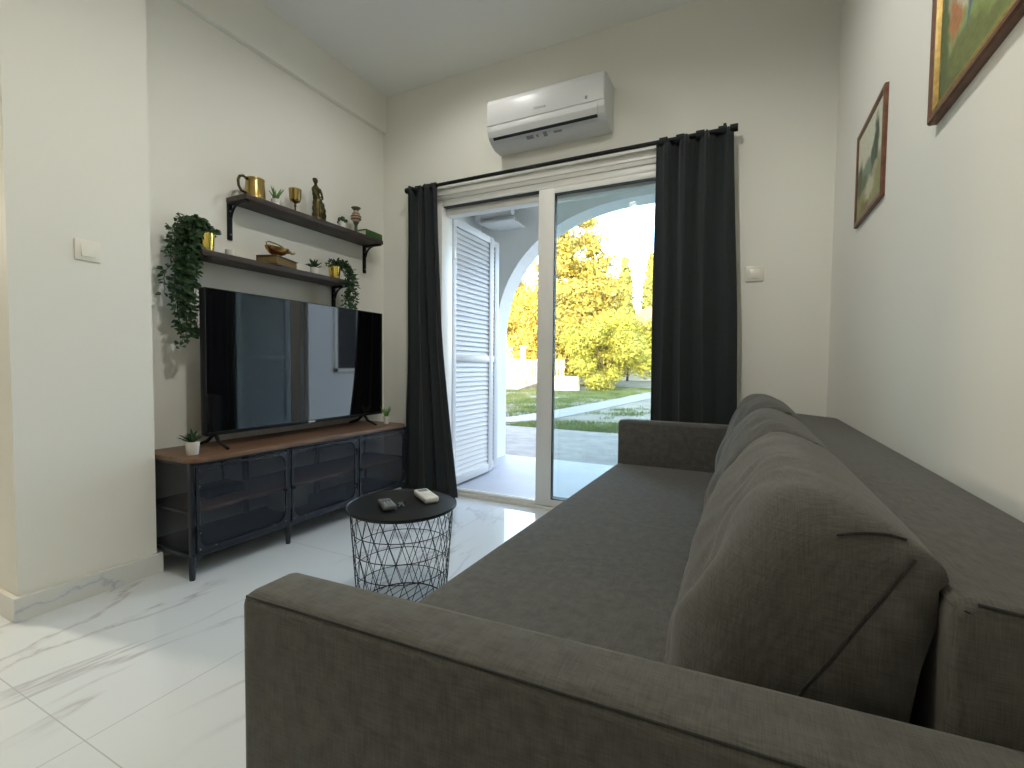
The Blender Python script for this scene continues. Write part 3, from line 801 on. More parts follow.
def book(loc, L_, W_, H_, rotz, cover, pages, label, spine=None):
    r = thing('book', loc, label, 'book', 'books lying on the wall shelves')
    k = ROOTLOC[r.name]; ROOTLOC[r.name] = Vector((0, 0, 0))
    c = MB().box(-W_ / 2, W_ / 2, -L_ / 2, L_ / 2, 0, H_ * .16, .0008).box(-W_ / 2, W_ / 2, -L_ / 2, L_ / 2, H_ * .84, H_, .0008)
    c.box(-W_ / 2 - .001, -W_ / 2 + .004, -L_ / 2, L_ / 2, 0, H_, .0012)
    c.build('cover', cover, r, auto=40)
    MB().box(-W_ / 2 + .004, W_ / 2 - .004, -L_ / 2 + .004, L_ / 2 - .004, H_ * .14, H_ * .86).build('pages', pages, r)
    if spine:
        MB().box(W_ / 2 - .006, W_ / 2 + .0015, L_ / 2 - .020, L_ / 2 + .0015, -.000, H_ * .9, .001).build('bookmark_tab', spine, r)
    ROOTLOC[r.name] = k
    r.rotation_euler = (0, 0, rotz)
    return r
book((SX - .005, 2.713, S1), .180, .125, .048, radians(183), M['greenbook'], M['whitepages'], 'green book lying flat at the far end of the upper shelf')
book((SX - .006, 1.955, S2), .225, .130, .055, radians(20), M['bookbrown'], M['pages'], 'thick brown book with yellowed pages lying under the brass gravy boat', M['whitepages'])

# brass gravy boat / oil lamp on the book
gv = thing('gravy_boat', (SX, 1.945, S2 + .055), 'tarnished brass gravy boat with handle and spout on the brown book', 'gravy boat')
z = S2 + .055; yc = 1.945
bm_ = MB().lathe([(.026, 0), (.028, .004), (.016, .010), (.010, .016)], (SX, yc, z), 20)
# boat shaped bowl: lathe stretched along y
t = MB().lathe([(.010, .014), (.034, .024), (.048, .044), (.052, .060), (.050, .060), (.046, .046), (.030, .028), (.0001, .022)], (0, 0, 0), 28, cap1=False)
for v in t.bm.verts:
    s = v.co.y / .052
    v.co.y *= 1.45
    v.co.z += .010 * s * s * (1 if s > 0 else .6)
me = bpy.data.meshes.new('x'); t.bm.to_mesh(me); t.bm.free(); me.transform(Matrix.Translation((SX, yc, z))); bm_.bm.from_mesh(me); bpy.data.meshes.remove(me)
bm_.build('bowl', M['copperpatina'], gv, auto=50)
MB().tube([(SX, yc + .060, z + .052), (SX, yc + .085, z + .056), (SX, yc + .105, z + .050), (SX, yc + .118, z + .052), (SX, yc + .124, z + .060)], [.014, .010, .007, .006, .004], 10).build('spout', M['copperpatina'], gv, smooth=True)
MB().tube([(SX, yc - .068, z + .060), (SX, yc - .072, z + .082), (SX, yc - .055, z + .090), (SX, yc - .01, z + .086), (SX, yc + .03, z + .078), (SX, yc + .060, z + .066)], .0042, 8).build('handle', M['copperpatina'], gv, smooth=True)

cd = thing('tealight_cup', (SX, 1.655, S2), 'tiny pale tealight cup next to the left gold pot, lower shelf', 'candle holder')
MB().lathe([(.022, 0), (.025, .003), (.027, .040), (.025, .040), (.022, .02), (.0001, .018)], (SX, 1.655, S2), 20, cap1=False).build('cup', M['whitepot'], cd, auto=45)
MB().lathe([(.021, .02), (.021, .028), (.0001, .029)], (SX, 1.655, S2), 16, cap1=False).build('candle', M['whitepages'], cd, auto=45)

# trailing ivies in gold pots
def ivy(loc, label, vines, seed, pr=.048, ph=.098, crown=70, leafL=.030):
    rnd = random.Random(seed)
    r = thing('trailing_ivy', loc, label, 'plant', 'trailing ivies in gold pots')
    x, y, z = loc
    MB().lathe([(pr * .86, 0), (pr * .88, .002), (pr, ph), (pr * .95, ph), (pr * .92, ph * .88), (.0001, ph * .88)], loc, 28, cap1=False).build('pot', M['gold'], r, auto=45)
    MB().lathe([(pr * .93, ph * .86), (.0001, ph * .93)], loc, 16, cap0=False, cap1=False).build('soil', M['soil'], r)
    st = MB(); lf = MB()
    def addleaf(p, d):
        n = Vector((rnd.uniform(.2, 1), rnd.uniform(-.8, .3), rnd.uniform(-.2, .9)))
        lf.leaf(p, d, n, leafL * rnd.uniform(.7, 1.25), leafL * rnd.uniform(.5, .75))
    top = Vector((x, y, z + ph))
    for k in range(crown):
        a = rnd.uniform(0, 2 * pi); e = rnd.uniform(0, 1.3)
        d = Vector((cos(a) * cos(e), sin(a) * cos(e), sin(e) * .8))
        q = top + d * rnd.uniform(.01, .055)
        if q.x < WL + .012: q.x = WL + .02
        addleaf(q, Vector((abs(d.x) * .8, d.y, d.z - .3)))
    for pts in vines:
        pts = [Vector(p) for p in pts]
        # densify
        P = []
        for i in range(len(pts) - 1):
            for s in range(6): P.append(pts[i].lerp(pts[i + 1], s / 6))
        P.append(pts[-1])
        P = [p + Vector((rnd.uniform(-.006, .006), rnd.uniform(-.008, .008), rnd.uniform(-.004, .004))) for p in P]
        st.tube(P, .0016, 5)
        for i, p in enumerate(P):
            for q in range(3 if p.z > z - .16 else 2):
                a = rnd.uniform(0, 2 * pi)
                d = Vector((.7 * abs(cos(a)) + .1, sin(a), rnd.uniform(-.9, .35)))
                pp = p + d.normalized() * rnd.uniform(.003, .022)
                if pp.x < WL + .008: pp.x = WL + .012
                addleaf(pp, d)
    st.build('stems', M['stem'], r); lf.build('leaves', M['ivy'], r)
    return r
py, pz = 1.505, S2 + .098
rv = random.Random(21)
vines = []
for k in range(11):
    a = rv.uniform(-1, 1); ln = rv.choice((.28, .34, .42, .50)); xx = SX + rv.uniform(-.06, .05)
    y_ = 1.405 + .060 * a
    vines.append([(SX, py - .02, pz), (xx, y_ + .05, pz + .045 + .03 * rv.random()), (xx + .01, y_, pz - .02), (xx, y_ + rv.uniform(-.02, .02), pz - .12),
                  (xx, y_ + rv.uniform(-.03, .02), pz - .12 - ln * .4), (xx, y_ - .01 + rv.uniform(-.03, .03), pz - .10 - ln * .8)])
for y_, ln in ((1.375, .60), (1.40, .56), (1.43, .53), (1.352, .50)):
    vines.append([(SX, py - .02, pz), (SX + .02, y_ + .06, pz + .05), (SX + .02, y_ + .03, pz - .05), (SX + .02, y_ + .03, pz - .2), (SX + .02, y_ + .02, pz - .36), (SX + .02, y_ + .03, pz - .48), (SX + .02, y_, pz - ln)])
ivy((SX, py + .012, S2), 'long trailing ivy in a gold pot hanging off the near end of the lower shelf', vines, 5, .047, .098, 90, .034)
py2 = 2.385
vines = []
for k in range(7):
    y_ = py2 + .070 + rv.uniform(-.03, .05); ln = rv.uniform(.14, .27)
    vines.append([(SX, py2, pz - .01), (SX + .01, py2 + .06, pz + .03), (SX + .03, y_, pz - .01), (SX + .082, y_ - .02, pz - .09), (SX + .085, y_ - .03 + rv.uniform(-.03, .03), pz - .09 - ln * .5), (SX + .075, -.03 + y_ + rv.uniform(-.04, .03), pz - .09 - ln)])
ivy((SX + .015, py2 - .01, S2), 'bushy dark ivy in a gold pot at the far end of the lower shelf', vines, 9, .040, .085, 110, .027)

# ------------------------------------------------------------------ wire basket table
TC = (-1.248, 1.520)
kt = thing('side_table', (TC[0], TC[1], 0), 'round black wire basket side table with tray top beside the sofa', 'side table')
MB().lathe([(.2145, .415), (.2200, .416), (.2215, .419), (.2215, .4255), (.2205, .4270), (.2185, .4265), (.2170, .4245), (.0001, .4245)], (*TC, 0), 64, cap1=False).build('tray_top', M['tabletop'], kt, auto=45)
wire = MB()
rb, rtp, H0, H1 = .178, .207, .008, .412
def wp(a, z):
    q = (z - H0) / (H1 - H0); r_ = rb + (rtp - rb) * q
    return (TC[0] + r_ * cos(a), TC[1] + r_ * sin(a), z)
lev = [H0 + (H1 - H0) * k / 5 for k in range(6)]
for z_ in lev:
    wire.tube([wp(2 * pi * k / 48, z_) for k in range(48)], .0017 if z_ not in (lev[0], lev[-1]) else .0028, 6, closed=True)
NW = 22
for k in range(NW):
    for s in (1, -1):
        a0 = 2 * pi * k / NW
        wire.tube([wp(a0 + s * (2 * pi / NW) * .5 * i / 2, H0 + (H1 - H0) * i / 10) for i in range(11)], .0014, 5)
wire.build('wire_basket', M['blackmetal'], kt, smooth=True)
tr = MB()
for k in range(9):
    q = -1 + 2 * (k + .5) / 9
    h = sqrt(max(0, 1 - q * q)) * rb
    tr.tube([(TC[0] + q * rb, TC[1] - h, H0), (TC[0] + q * rb, TC[1] + h, H0)], .002, 5)
tr.build('basket_floor', M['blackmetal'], kt, smooth=True)

TZ = .4285
def slab(name, loc, rotz, L_, W_, H_, m, label, cat):
    r = thing(name, loc, label, cat)
    k = ROOTLOC[r.name]; ROOTLOC[r.name] = Vector((0, 0, 0))
    MB().box(-W_ / 2, W_ / 2, -L_ / 2, L_ / 2, 0, H_, min(.008, H_ * .42), 3).build('case', m, r, auto=50)
    return r, k
r1, k1 = slab('keypad_remote', (-1.272, 1.452, TZ - .004), radians(-45), .115, .052, .022, M['remote_grey'], 'small grey keypad remote at the left on the side table', 'remote control')
for i in range(3):
    for j in range(4):
        MB().box(-.017 + i * .0125, -.008 + i * .0125, -.042 + j * .016, -.031 + j * .016, .0215, .0235, .001).build('button', M['lcd'] if j < 3 else M['dark'], r1, auto=40)
ROOTLOC[r1.name] = k1; r1.rotation_euler = (0, 0, radians(54))
r2, k2 = slab('remote_control', (-1.205, 1.622, TZ - .004), radians(-45), .155, .062, .026, M['remote_white'], 'white remote control lying at the right on the side table', 'remote control')
MB().box(-.021, .021, .025, .062, .0252, .0268, .001).build('display', M['lcd'], r2, auto=40)
for i in range(3):
    for j in range(3):
        MB().box(-.019 + i * .014, -.009 + i * .014, -.055 + j * .022, -.043 + j * .022, .0255, .0275, .0015).build('button', M['whitepot'], r2, auto=40)
ROOTLOC[r2.name] = k2; r2.rotation_euler = (0, 0, radians(56))
ky = thing('key_bunch', (-1.238, 1.495, TZ - .003), 'little bunch of metal keys on a ring between the two remotes', 'keys')
zz = TZ - .0015
MB().tube([(-1.262 + .014 * cos(2 * pi * k / 20), 1.520 + .014 * sin(2 * pi * k / 20), zz + .001) for k in range(20)], .0012, 6, closed=True).build('ring', M['brass'], ky, smooth=True)
MB().box(-1.268, -1.240, 1.505, 1.535, zz, zz + .007, .003).build('fob', M['tvbody'], ky, auto=40)
for a, ln in ((-.6, .055), (-.95, .050)):
    d = Vector((cos(a), sin(a), 0)); n = Vector((-d.y, d.x, 0)); p = Vector((-1.250, 1.508, zz + .003 + .002 * (a > -.7)))
    kb = MB()
    kb.lathe([(.011, 0), (.011, .002)], p + d * .006, 14)
    q0 = p + d * .014; q1 = p + d * ln
    t = bmesh.new()
    vv = [t.verts.new(q) for q in (q0 - n * .0035, q1 - n * .0035, q1 + n * .001, q1 - d * .006 + n * .0035, q1 - d * .011 + n * .0015, q1 - d * .016 + n * .0035, q0 + n * .0035)]
    fc = t.faces.new(vv); ex = bmesh.ops.extrude_face_region(t, geom=[fc])
    bmesh.ops.translate(t, verts=[e for e in ex['geom'] if isinstance(e, bmesh.types.BMVert)], vec=(0, 0, .002))
    bmesh.ops.recalc_face_normals(t, faces=t.faces[:]); kb.merge(t)
    kb.build('key', M['rivet'], ky)

# ------------------------------------------------------------------ sofa
SFX = -.628; SBX = .395
SYN, SYF = .425, 2.712                   # outer faces of the two arms
so = thing('sofa', (-.12, 1.57, 0), 'dark grey linen sofa along the right wall', 'sofa')
MB().box(SFX + .03, SBX - .02, .56, 2.60, .05, .30, .015, 3).build('base', M['sofa'], so, auto=50)
def soft_box(x0, x1, y0, y1, z0, z1, bev, seg, nm, par, crown=0.0, m=None, cut=0):
    t = bmesh.new(); bmesh.ops.create_cube(t, size=1)
    if cut: bmesh.ops.subdivide_edges(t, edges=t.edges[:], cuts=cut, use_grid_fill=True)
    for v in t.verts:
        q = v.co.copy()
        v.co = Vector((x0 + (q.x + .5) * (x1 - x0), y0 + (q.y + .5) * (y1 - y0), z0 + (q.z + .5) * (z1 - z0)))
        if crown and q.z > .49: v.co.z += crown * (1 - (2 * q.x) ** 2) * (1 - (2 * q.y) ** 4)
    sharp = [e for e in t.edges if len(e.link_faces) == 2 and e.calc_face_angle() > .6]
    bmesh.ops.bevel(t, geom=sharp, offset=bev, segments=seg, profile=.5, affect='EDGES')
    k = MB(); k.merge(t)
    return k.build(nm, m or M['sofa'], par, auto=60)
soft_box(SFX, .19, .560, 2.608, .285, .461, .022, 4, 'seat_cushion', so, .004, cut=8)
for v in bpy.data.objects['seat_cushion'].data.vertices:      # the front edge runs out a little towards the near arm
    if v.co.x + ROOTLOC['seat_cushion'].x < -.45: v.co.x -= .020 * (2.6 - (v.co.y + ROOTLOC['seat_cushion'].y))
# back rest: upright panel with a wide flat top against the wall
def back_pt(y):
    return y
t = MB().prism([(.188, .10), (.395, .10), (.395, .770), (.192, .788), (.180, .775)], 1, .572, 2.606, .014, 3)
t.build('backrest', M['sofa'], so, auto=50)
MB().tube([(.200, .575, .7835), (.385, .5735, .7665)], .0018, 6).build('back_piping', M['piping'], so, smooth=True)
# arms
def arm(q, z1, nm, pip):
    """q = four plan points front-outer, back-outer, back-inner, front-inner"""
    k = MB().prism(q, 2, .05, z1, .020, 4)
    o = k.build(nm, M['sofa'], so, auto=60)
    a, b2 = Vector((*q[0], z1 - .006)), Vector((*q[1], z1 - .006))
    if pip:
        inn = (Vector((*q[3], z1)) - Vector((*q[0], z1))).normalized()
        P = [a + inn * .006 + (b2 - a).normalized() * .012, b2 + inn * .006]
        P = [P[0].lerp(P[1], k / 12) for k in range(13)]
        dn = Vector((q[0][0] + .004, P[0].y + .004, 0))
        path = [Vector((dn.x, dn.y, .06)), Vector((dn.x, dn.y, z1 - .03)), Vector((dn.x + .004, dn.y, z1 - .012))] + P
        MB().tube(path, .0019, 6).build('arm_piping', M['piping'], o, smooth=True)
    return o
arm([(SFX - .022, .424), (.395, .462), (.395, .580), (SFX - .022, .521)], .668, 'armrest', True)
arm([(SFX, 2.712), (.395, 2.712), (.395, 2.612), (SFX, 2.612)], .700, 'armrest', False)
for x, y in ((SFX + .06, .50), (.34, .52), (SFX + .06, 2.66), (.34, 2.66)):
    MB().tube([(x, y, .055), (x, y, 0)], [.024, .020], 12).build('leg', M['blackmetal'], so, auto=50)

# loose back cushions
def cushion(y0, y1, zt, seed, label, push=0.0, lean=0.0):
    r = thing('back_cushion', (.08, (y0 + y1) / 2, .462), label, 'cushion', 'loose back cushions of the sofa')
    # knife-edge pillow: the two ends close on a seam that leans back
    endp = [(-.012, .474), (.012, .540), (.062, .640), (.112, .740), (.140, .796), (.158, .812), (.186, .797), (.178, .740), (.150, .630), (.110, .545), (.060, .472)]
    midp = [(-.080, .474), (-.098, .540), (-.080, .650), (-.030, .775), (.022, .842), (.072, .860), (.132, .840), (.186, .797), (.174, .700), (.172, .560), (.170, .470)]
    # reorder so both loops share counts: resample to NP points
    def resample(pts, NP=72):
        P = [Vector(p) for p in pts] + [Vector(pts[0])]
        # Catmull-Rom smoothing
        Q = []
        n = len(pts)
        for i in range(n):
            p0, p1, p2, p3 = (Vector(pts[(i - 1) % n]), Vector(pts[i]), Vector(pts[(i + 1) % n]), Vector(pts[(i + 2) % n]))
            for s in range(8):
                t = s / 8
                Q.append(.5 * ((2 * p1) + (p2 - p0) * t + (2 * p0 - 5 * p1 + 4 * p2 - p3) * t * t + (3 * p1 - p0 - 3 * p2 + p3) * t ** 3))
        Q.append(Q[0])
        d = [0]
        for a, b in zip(Q, Q[1:]): d.append(d[-1] + (b - a).length)
        out = []
        for k in range(NP):
            t = d[-1] * k / NP; i = max(j for j in range(len(d) - 1) if d[j] <= t)
            out.append(Q[i].lerp(Q[i + 1], (t - d[i]) / max(1e-9, d[i + 1] - d[i])))
        return out
    E_, M_ = resample(endp), resample(midp)
    NP = len(E_); NV = 60
    k = MB(); rings = []
    for j in range(NV + 1):
        v = j / NV; s = 2 * v - 1
        w_ = max(0, 1 - abs(s) ** 6.5) ** .48
        ring = []
        for i in range(NP):
            p = E_[i].lerp(M_[i], w_)
            z_ = .466 + (p.y - .466) * (1 + (zt - .862) / .396 * (.4 + .6 * w_))
            x = p.x
            y = y0 + (y1 - y0) * v
            # soft wrinkles, stronger towards the ends and the top
            q = Vector((x * 7, y * 7, z_ * 7 + seed * 3))
            front = max(0, min(1, (.17 - x) / .12))
            amp = .016 * front
            wr = noise.noise(q) * amp + noise.noise(Vector((x * 9 + z_ * 9, y * 26 + 4 * noise.noise(q * .6), seed))) * .010 * front * (0.35 + 1.1 * abs(s))
            wr -= .018 * front * math.exp(-((v - .20) / .10) ** 2 - ((z_ - .72) / .05) ** 2) * (1 if seed == 1 else .5)
            dirv = Vector((-.75, 0, .66))
            x += dirv.x * wr - push * front; z_ += dirv.z * wr * (1 if z_ > .5 else 0)
            x = min(x, .1795 if z_ < .79 else .25)
            z_ = max(z_, .464)
            ring.append(k.bm.verts.new((x, y, z_)))
        rings.append(ring)
    for A, B in zip(rings, rings[1:]):
        for i in range(NP):
            k.bm.faces.new((A[i], B[i], B[(i + 1) % NP], A[(i + 1) % NP]))
    for ring, sg in ((rings[0], -1), (rings[-1], 1)):
        k.bm.faces.new(ring if sg > 0 else ring[::-1])
    seams = []
    for ring in (rings[0], rings[-1]):
        cs = [v.co.copy() for v in ring]
        seams.append(cs)
    dart = [v.co.copy() + Vector((0, -.001, .001)) for v in rings[1] if v.co.z > .76 and .085 < v.co.x < .165]
    dart.sort(key=lambda q: q.x)
    bmesh.ops.recalc_face_normals(k.bm, faces=k.bm.faces[:])
    k.build('cover', M['sofa'], r, smooth=True)
    for cs, sg in zip(seams, (-1, 1)):
        line = sorted([c for c in cs if c.z > .476], key=lambda q: q.z)
        P = []
        for q in range(9):
            z_ = .480 + (max(c.z for c in cs) - .484) * q / 8
            near = sorted(line, key=lambda c: abs(c.z - z_))[:4]
            P.append(Vector((min(c.x for c in near) + .016, near[0].y + sg * .001, z_)))
        MB().tube(P, .0022, 6).build('piping', M['piping'], r, smooth=True)
    if len(dart) > 3: MB().tube(dart, .0018, 6).build('dart_seam', M['piping'], r, smooth=True)
    return r
cushion(.600, 1.266, .866, 1, 'nearest back cushion, large and rumpled, against the near sofa arm')
cushion(1.268, 1.930, .868, 2, 'middle back cushion of the sofa, partly hidden by the nearest one')
cushion(1.934, 2.590, .884, 3, 'farthest back cushion, its dark top peeking up near the corner')

# ------------------------------------------------------------------ porch
structure('porch_floor', MB().box(-4.6, 3.2, 3.0, 4.70, -.30, -.012), M['porchtile'])
def arch_wall():
    k = MB()
    y0, y1 = 4.40, 4.66
    cx, a, zs, bz, top = -.80, 1.575, 1.19, 1.36, 3.05
    N = 40
    x0, x1 = -4.6, 3.2
    k.box(x0, cx - a, y0, y1, -.30, top); k.box(cx + a, x1, y0, y1, -.30, top)
    pts = [(cx - a, top)] + [(cx + a * -cos(pi * i / N), zs + bz * sin(pi * i / N)) for i in range(N + 1)] + [(cx + a, top)]
    # build as strips
    for i in range(N):
        pw = lambda q: math.copysign(abs(q) ** .86, q)
        xa, za = cx - a * pw(cos(pi * i / N)), zs + bz * pw(sin(pi * i / N))
        xb, zb = cx - a * pw(cos(pi * (i + 1) / N)), zs + bz * max(0, pw(sin(pi * (i + 1) / N)))
        k.prism([(xa, za), (xb, zb), (xb, top), (xa, top)], 1, y0, y1)
    return k
structure('wall_porch', arch_wall(), M['porchwall'])
structure('porch_ceiling', MB().box(-4.6, 3.2, 3.25, 4.66, 2.74, 3.05), M['porchwall'])
structure('wall_porch_side', MB().box(-2.75, -2.55, 3.25, 4.40, -.012, 2.74), M['porchwall'])
structure('wall_facade', MB().box(-7.5, WL - .2, 3.0, 3.25, -.3, 3.6).box(WR + .2, 7, 3.0, 3.25, -.3, 3.6).box(-7.5, 7, -3.2, -3.0, -.3, 3.6), M['porchwall'])
structure('roof', MB().box(-9.5, 7, -3.4, 4.75, 3.32, 3.62), M['rooftile'])

# louvred shutters folded open on the porch
def shutter(x, y0, y1, z0, z1, ang, label, xoff=0):
    r = thing('louvred_shutter', (x, y0, z0), label, 'shutter', 'white louvred shutters')
    k = ROOTLOC[r.name]; ROOTLOC[r.name] = Vector((0, 0, 0))
    W_ = y1 - y0; H_ = z1 - z0; th = .036
    s = MB()
    s.box(-th / 2, th / 2, 0, .05, 0, H_, .003).box(-th / 2, th / 2, W_ - .075, W_, 0, H_, .003)
    s.box(-th / 2, th / 2, .05, W_ - .075, 0, .07, .003).box(-th / 2, th / 2, .05, W_ - .075, H_ - .06, H_, .003)
    s.box(-th / 2, th / 2, .05, W_ - .075, H_ * .47, H_ * .47 + .055, .003)
    s.build('frame', M['shutter'], r, auto=40)
    for a, b_ in ((.07, H_ * .47), (H_ * .47 + .055, H_ - .06)):
        n = int((b_ - a) / .040)
        for i in range(n):
            zc = a + (i + .5) * (b_ - a) / n
            MB().prism([(.006, zc - .022), (.011, zc - .024), (.011, zc - .020), (-.003, zc + .022), (-.008, zc + .021)], 1, .05, W_ - .075).build('slat', M['shutter'], r)
    for q in (.1, .85):
        MB().box(th / 2 - .004, th / 2 + .006, .004, .03, H_ * q, H_ * q + .08, .002).build('hinge', M['alu'], r, auto=40)
    ROOTLOC[r.name] = k; r.rotation_euler = (0, 0, radians(ang))
    return r
shutter(-2.112, 3.165, 3.86, .01, 2.165, 1.0, 'white louvred shutter leaf standing open, nearest the door')
shutter(-2.172, 3.30, 4.03, .01, 2.165, -1.0, 'white louvred shutter leaf folded behind the nearer leaf')

shutter(-.150, 3.165, 3.86, .01, 2.155, -1.0, 'white louvred shutter leaf open at the right jamb, mirrored in the television')
structure('wall_wing', MB().box(1.75, 2.0, 4.66, 12, -.3, 3.2), M['porchwall'])
wn = thing('window_1', (1.75, 7.0, .9), None, None, kind='structure')
fw_ = MB()
for a in ((6.4, 7.6, .84, .90), (6.4, 7.6, 2.10, 2.16), (6.4, 6.46, .84, 2.16), (7.54, 7.6, .84, 2.16), (6.97, 7.03, .9, 2.1)): fw_.box(1.70, 1.75, a[0], a[1], a[2], a[3])
fw_.build('window_frame', M['alu'], wn)
MB().box(1.735, 1.748, 6.45, 7.55, .89, 2.11).build('window_pane', M['dark'], wn)

# ceiling clothes airer on the porch
aw = thing('awning_reel', (-2.25, 4.2, 2.40), 'white slatted reel fixture high under the porch ceiling, above the shutter', 'awning reel')
MB().box(-2.46, -2.40, 4.10, 4.38, 2.42, 2.58, .006).build('mount', M['shutter'], aw, auto=40)
MB().tube([(-2.40, 4.14, 2.50), (-2.06, 4.14, 2.50)], .045, 18).build('roller', M['shutter'], aw, auto=50)
for dz in (-.045, 0.0, .045):
    MB().box(-2.40, -2.05, 4.20 + dz, 4.225 + dz, 2.425, 2.445, .003).build('slat', M['shutter'], aw, auto=40)
    MB().box(-2.40, -2.05, 4.20 + dz, 4.225 + dz, 2.54, 2.56, .003).build('slat', M['shutter'], aw, auto=40)
MB().box(-2.40, -2.04, 4.10, 4.40, 2.395, 2.412, .003).build('tray', M['porchwall'], aw, auto=40)
for x, z_ in ((-2.43, 2.56), (-2.10, 2.555)):
    MB().box(x, x + .02, 4.20, 4.23, z_, 2.74).build('hanger', M['shutter'], aw)

# ------------------------------------------------------------------ garden
structure('ground', MB().box(-60, 40, 4.70, 90, -.60, -.165), M['earth'])
structure('concrete_pad', MB().box(-9, 5, 4.70, 7.75, -.40, -.125), M['concrete'])
pth = MB()
cl = [(-7.5, 7.95, .5), (-4.9, 8.25, .5), (-4.15, 9.1, .46), (-3.95, 10.4, .42), (-3.75, 12.5, .40), (-3.55, 15.5, .42), (-3.35, 19.5, .50), (-3.0, 24, .5)]
L_, R__ = [], []
for i, (x, y, hw) in enumerate(cl):
    a = Vector(cl[max(0, i - 1)][:2]); b_ = Vector(cl[min(len(cl) - 1, i + 1)][:2]); d = (b_ - a).normalized()
    L_.append((x - d.y * hw, y + d.x * hw)); R__.append((x + d.y * hw, y - d.x * hw))
for i in range(len(cl) - 1):
    pth.prism([L_[i], R__[i], R__[i + 1], L_[i + 1]], 2, -.22, -.142)
structure('path', pth, M['pathmat'])

def blades(n, inside, z, hmin, hmax, seed, wmul=.16):
    rnd = random.Random(seed); vs, fs = [], []
    while len(fs) < n:
        p = inside(rnd)
        if p is None: continue
        x, y = p; h = rnd.uniform(hmin, hmax); a = rnd.uniform(0, pi); w_ = h * wmul
        dx, dy = cos(a) * w_, sin(a) * w_; lx, ly = rnd.uniform(-.5, .5) * h, rnd.uniform(-.5, .5) * h
        i = len(vs); vs += [(x - dx, y - dy, z), (x + dx, y + dy, z), (x + lx, y + ly, z + h)]; fs.append((i, i + 1, i + 2))
    return vs, fs
def path_x(y):
    for (xa, ya, _), (xb, yb, _) in zip(cl[1:], cl[2:]):
        if ya <= y <= yb: return xa + (xb - xa) * (y - ya) / (yb - ya)
    return -3.2
def gin(rnd):
    y = 7.8 + 17.5 * rnd.random() ** 1.4; x = rnd.uniform(-12, 1.5)
    px = path_x(y)
    if abs(x - px) < .55 and y > 8.4: return None
    if y < 8.6 and x < -4 and abs(y - 8.1) < .55: return None
    if -8.75 < x < -6.6 and y > 20.2: return None
    nz = noise.noise(Vector((x * .55, y * .45, 3))) + .5 * noise.noise(Vector((x * 1.9, y * 1.3, 8))) + rnd.uniform(-.28, .28)
    lim = -.12 if x < px or y > 19.3 else (.12 + .10 * (y - 8))
    if x > px and y < 9.3 and x < -1.6: lim = -.2
    return (x, y) if nz > lim else None
vs, fs = blades(100000, gin, -.168, .025, .075, 4)
me = bpy.data.meshes.new('grass'); me.from_pydata(vs, [], fs); me.materials.append(M['grass'])
g = bpy.data.objects.new('grass', me); COL.objects.link(g); tag(g, 'patchy green grass around the pale garden path', 'grass', kind='stuff')

def foliage_mesh(blobs, n, leaf, seed, droop=0.2, core=.35):
    """leaf cards scattered through ellipsoidal blobs (x, y, z, rx, ry, rz)"""
    rnd = random.Random(seed); vs, fs = [], []
    vol = [b_[3] * b_[4] + b_[4] * b_[5] + b_[3] * b_[5] for b_ in blobs]; T = sum(vol)
    for b_, v in zip(blobs, vol):
        for _ in range(int(n * v / T)):
            d = Vector((rnd.gauss(0, 1), rnd.gauss(0, 1), rnd.gauss(0, 1))).normalized()
            q = rnd.uniform(core, 1.08)
            p = Vector((b_[0] + d.x * b_[3] * q, b_[1] + d.y * b_[4] * q, b_[2] + d.z * b_[5] * q))
            nrm = (d + Vector((rnd.uniform(-.8, .8), rnd.uniform(-.8, .8), rnd.uniform(-.8, .8)))).normalized()
            t = nrm.cross(Vector((rnd.uniform(-1, 1), rnd.uniform(-1, 1), rnd.uniform(-1, 1)))).normalized()
            u = nrm.cross(t); s = leaf * rnd.uniform(.6, 1.4)
            i = len(vs)
            vs += [tuple(p - t * s), tuple(p + u * s * .5), tuple(p + t * s - Vector((0, 0, droop * s))), tuple(p - u * s * .5)]
            fs.append((i, i + 1, i + 2, i + 3))
    return vs, fs
def tree(name, label, cat, base, blobs, n, leaf, m, seed, trunk=(.2, 2.0), group=None):
    r = thing(name, base, label, cat, group)
    vs, fs = foliage_mesh(blobs, n, leaf, seed)
    b0 = Vector(base)
    vs = [(v[0] - b0.x, v[1] - b0.y, v[2] - b0.z) for v in vs]
    me = bpy.data.meshes.new('foliage'); me.from_pydata(vs, [], fs); me.materials.append(m)
    o = bpy.data.objects.new('foliage', me); COL.objects.link(o); o.parent = r
    top = max(b_[2] for b_ in blobs) * .80
    k = MB().tube([(base[0], base[1], base[2]), (base[0] + .05, base[1], base[2] + trunk[1]), (base[0], base[1], top)], [trunk[0], trunk[0] * .7, .04], 8)
    for j in range(6):
        b_ = blobs[(j * 7) % len(blobs)]
        zz = base[2] + trunk[1] * (.6 + .15 * j)
        k.tube([(base[0], base[1], min(zz, top)), (b_[0], b_[1], b_[2])], [trunk[0] * .4, .03], 5)
    k.build('trunk', M['bark'], r, smooth=True)
    return r
GZ = -.165
rb_ = random.Random(3)
def cone_blobs(cx, cy, z0, z1, r0, n, seed, flat=.55):
    rr = random.Random(seed); out = []
    for i in range(n):
        q = (i + .5) / n; z = z0 + (z1 - z0) * q; R0 = r0 * (1 - q) ** .62 + .25
        m_ = max(2, int(7 * (1 - q)) + 1)
        for j in range(m_):
            a = 2 * pi * j / m_ + rr.uniform(-.5, .5); d = R0 * rr.uniform(.45, .75)
            s = R0 * rr.uniform(.38, .60)
            out.append((cx + d * cos(a), cy + d * sin(a), z + rr.uniform(-.3, .3), s, s, s * flat))
    return out
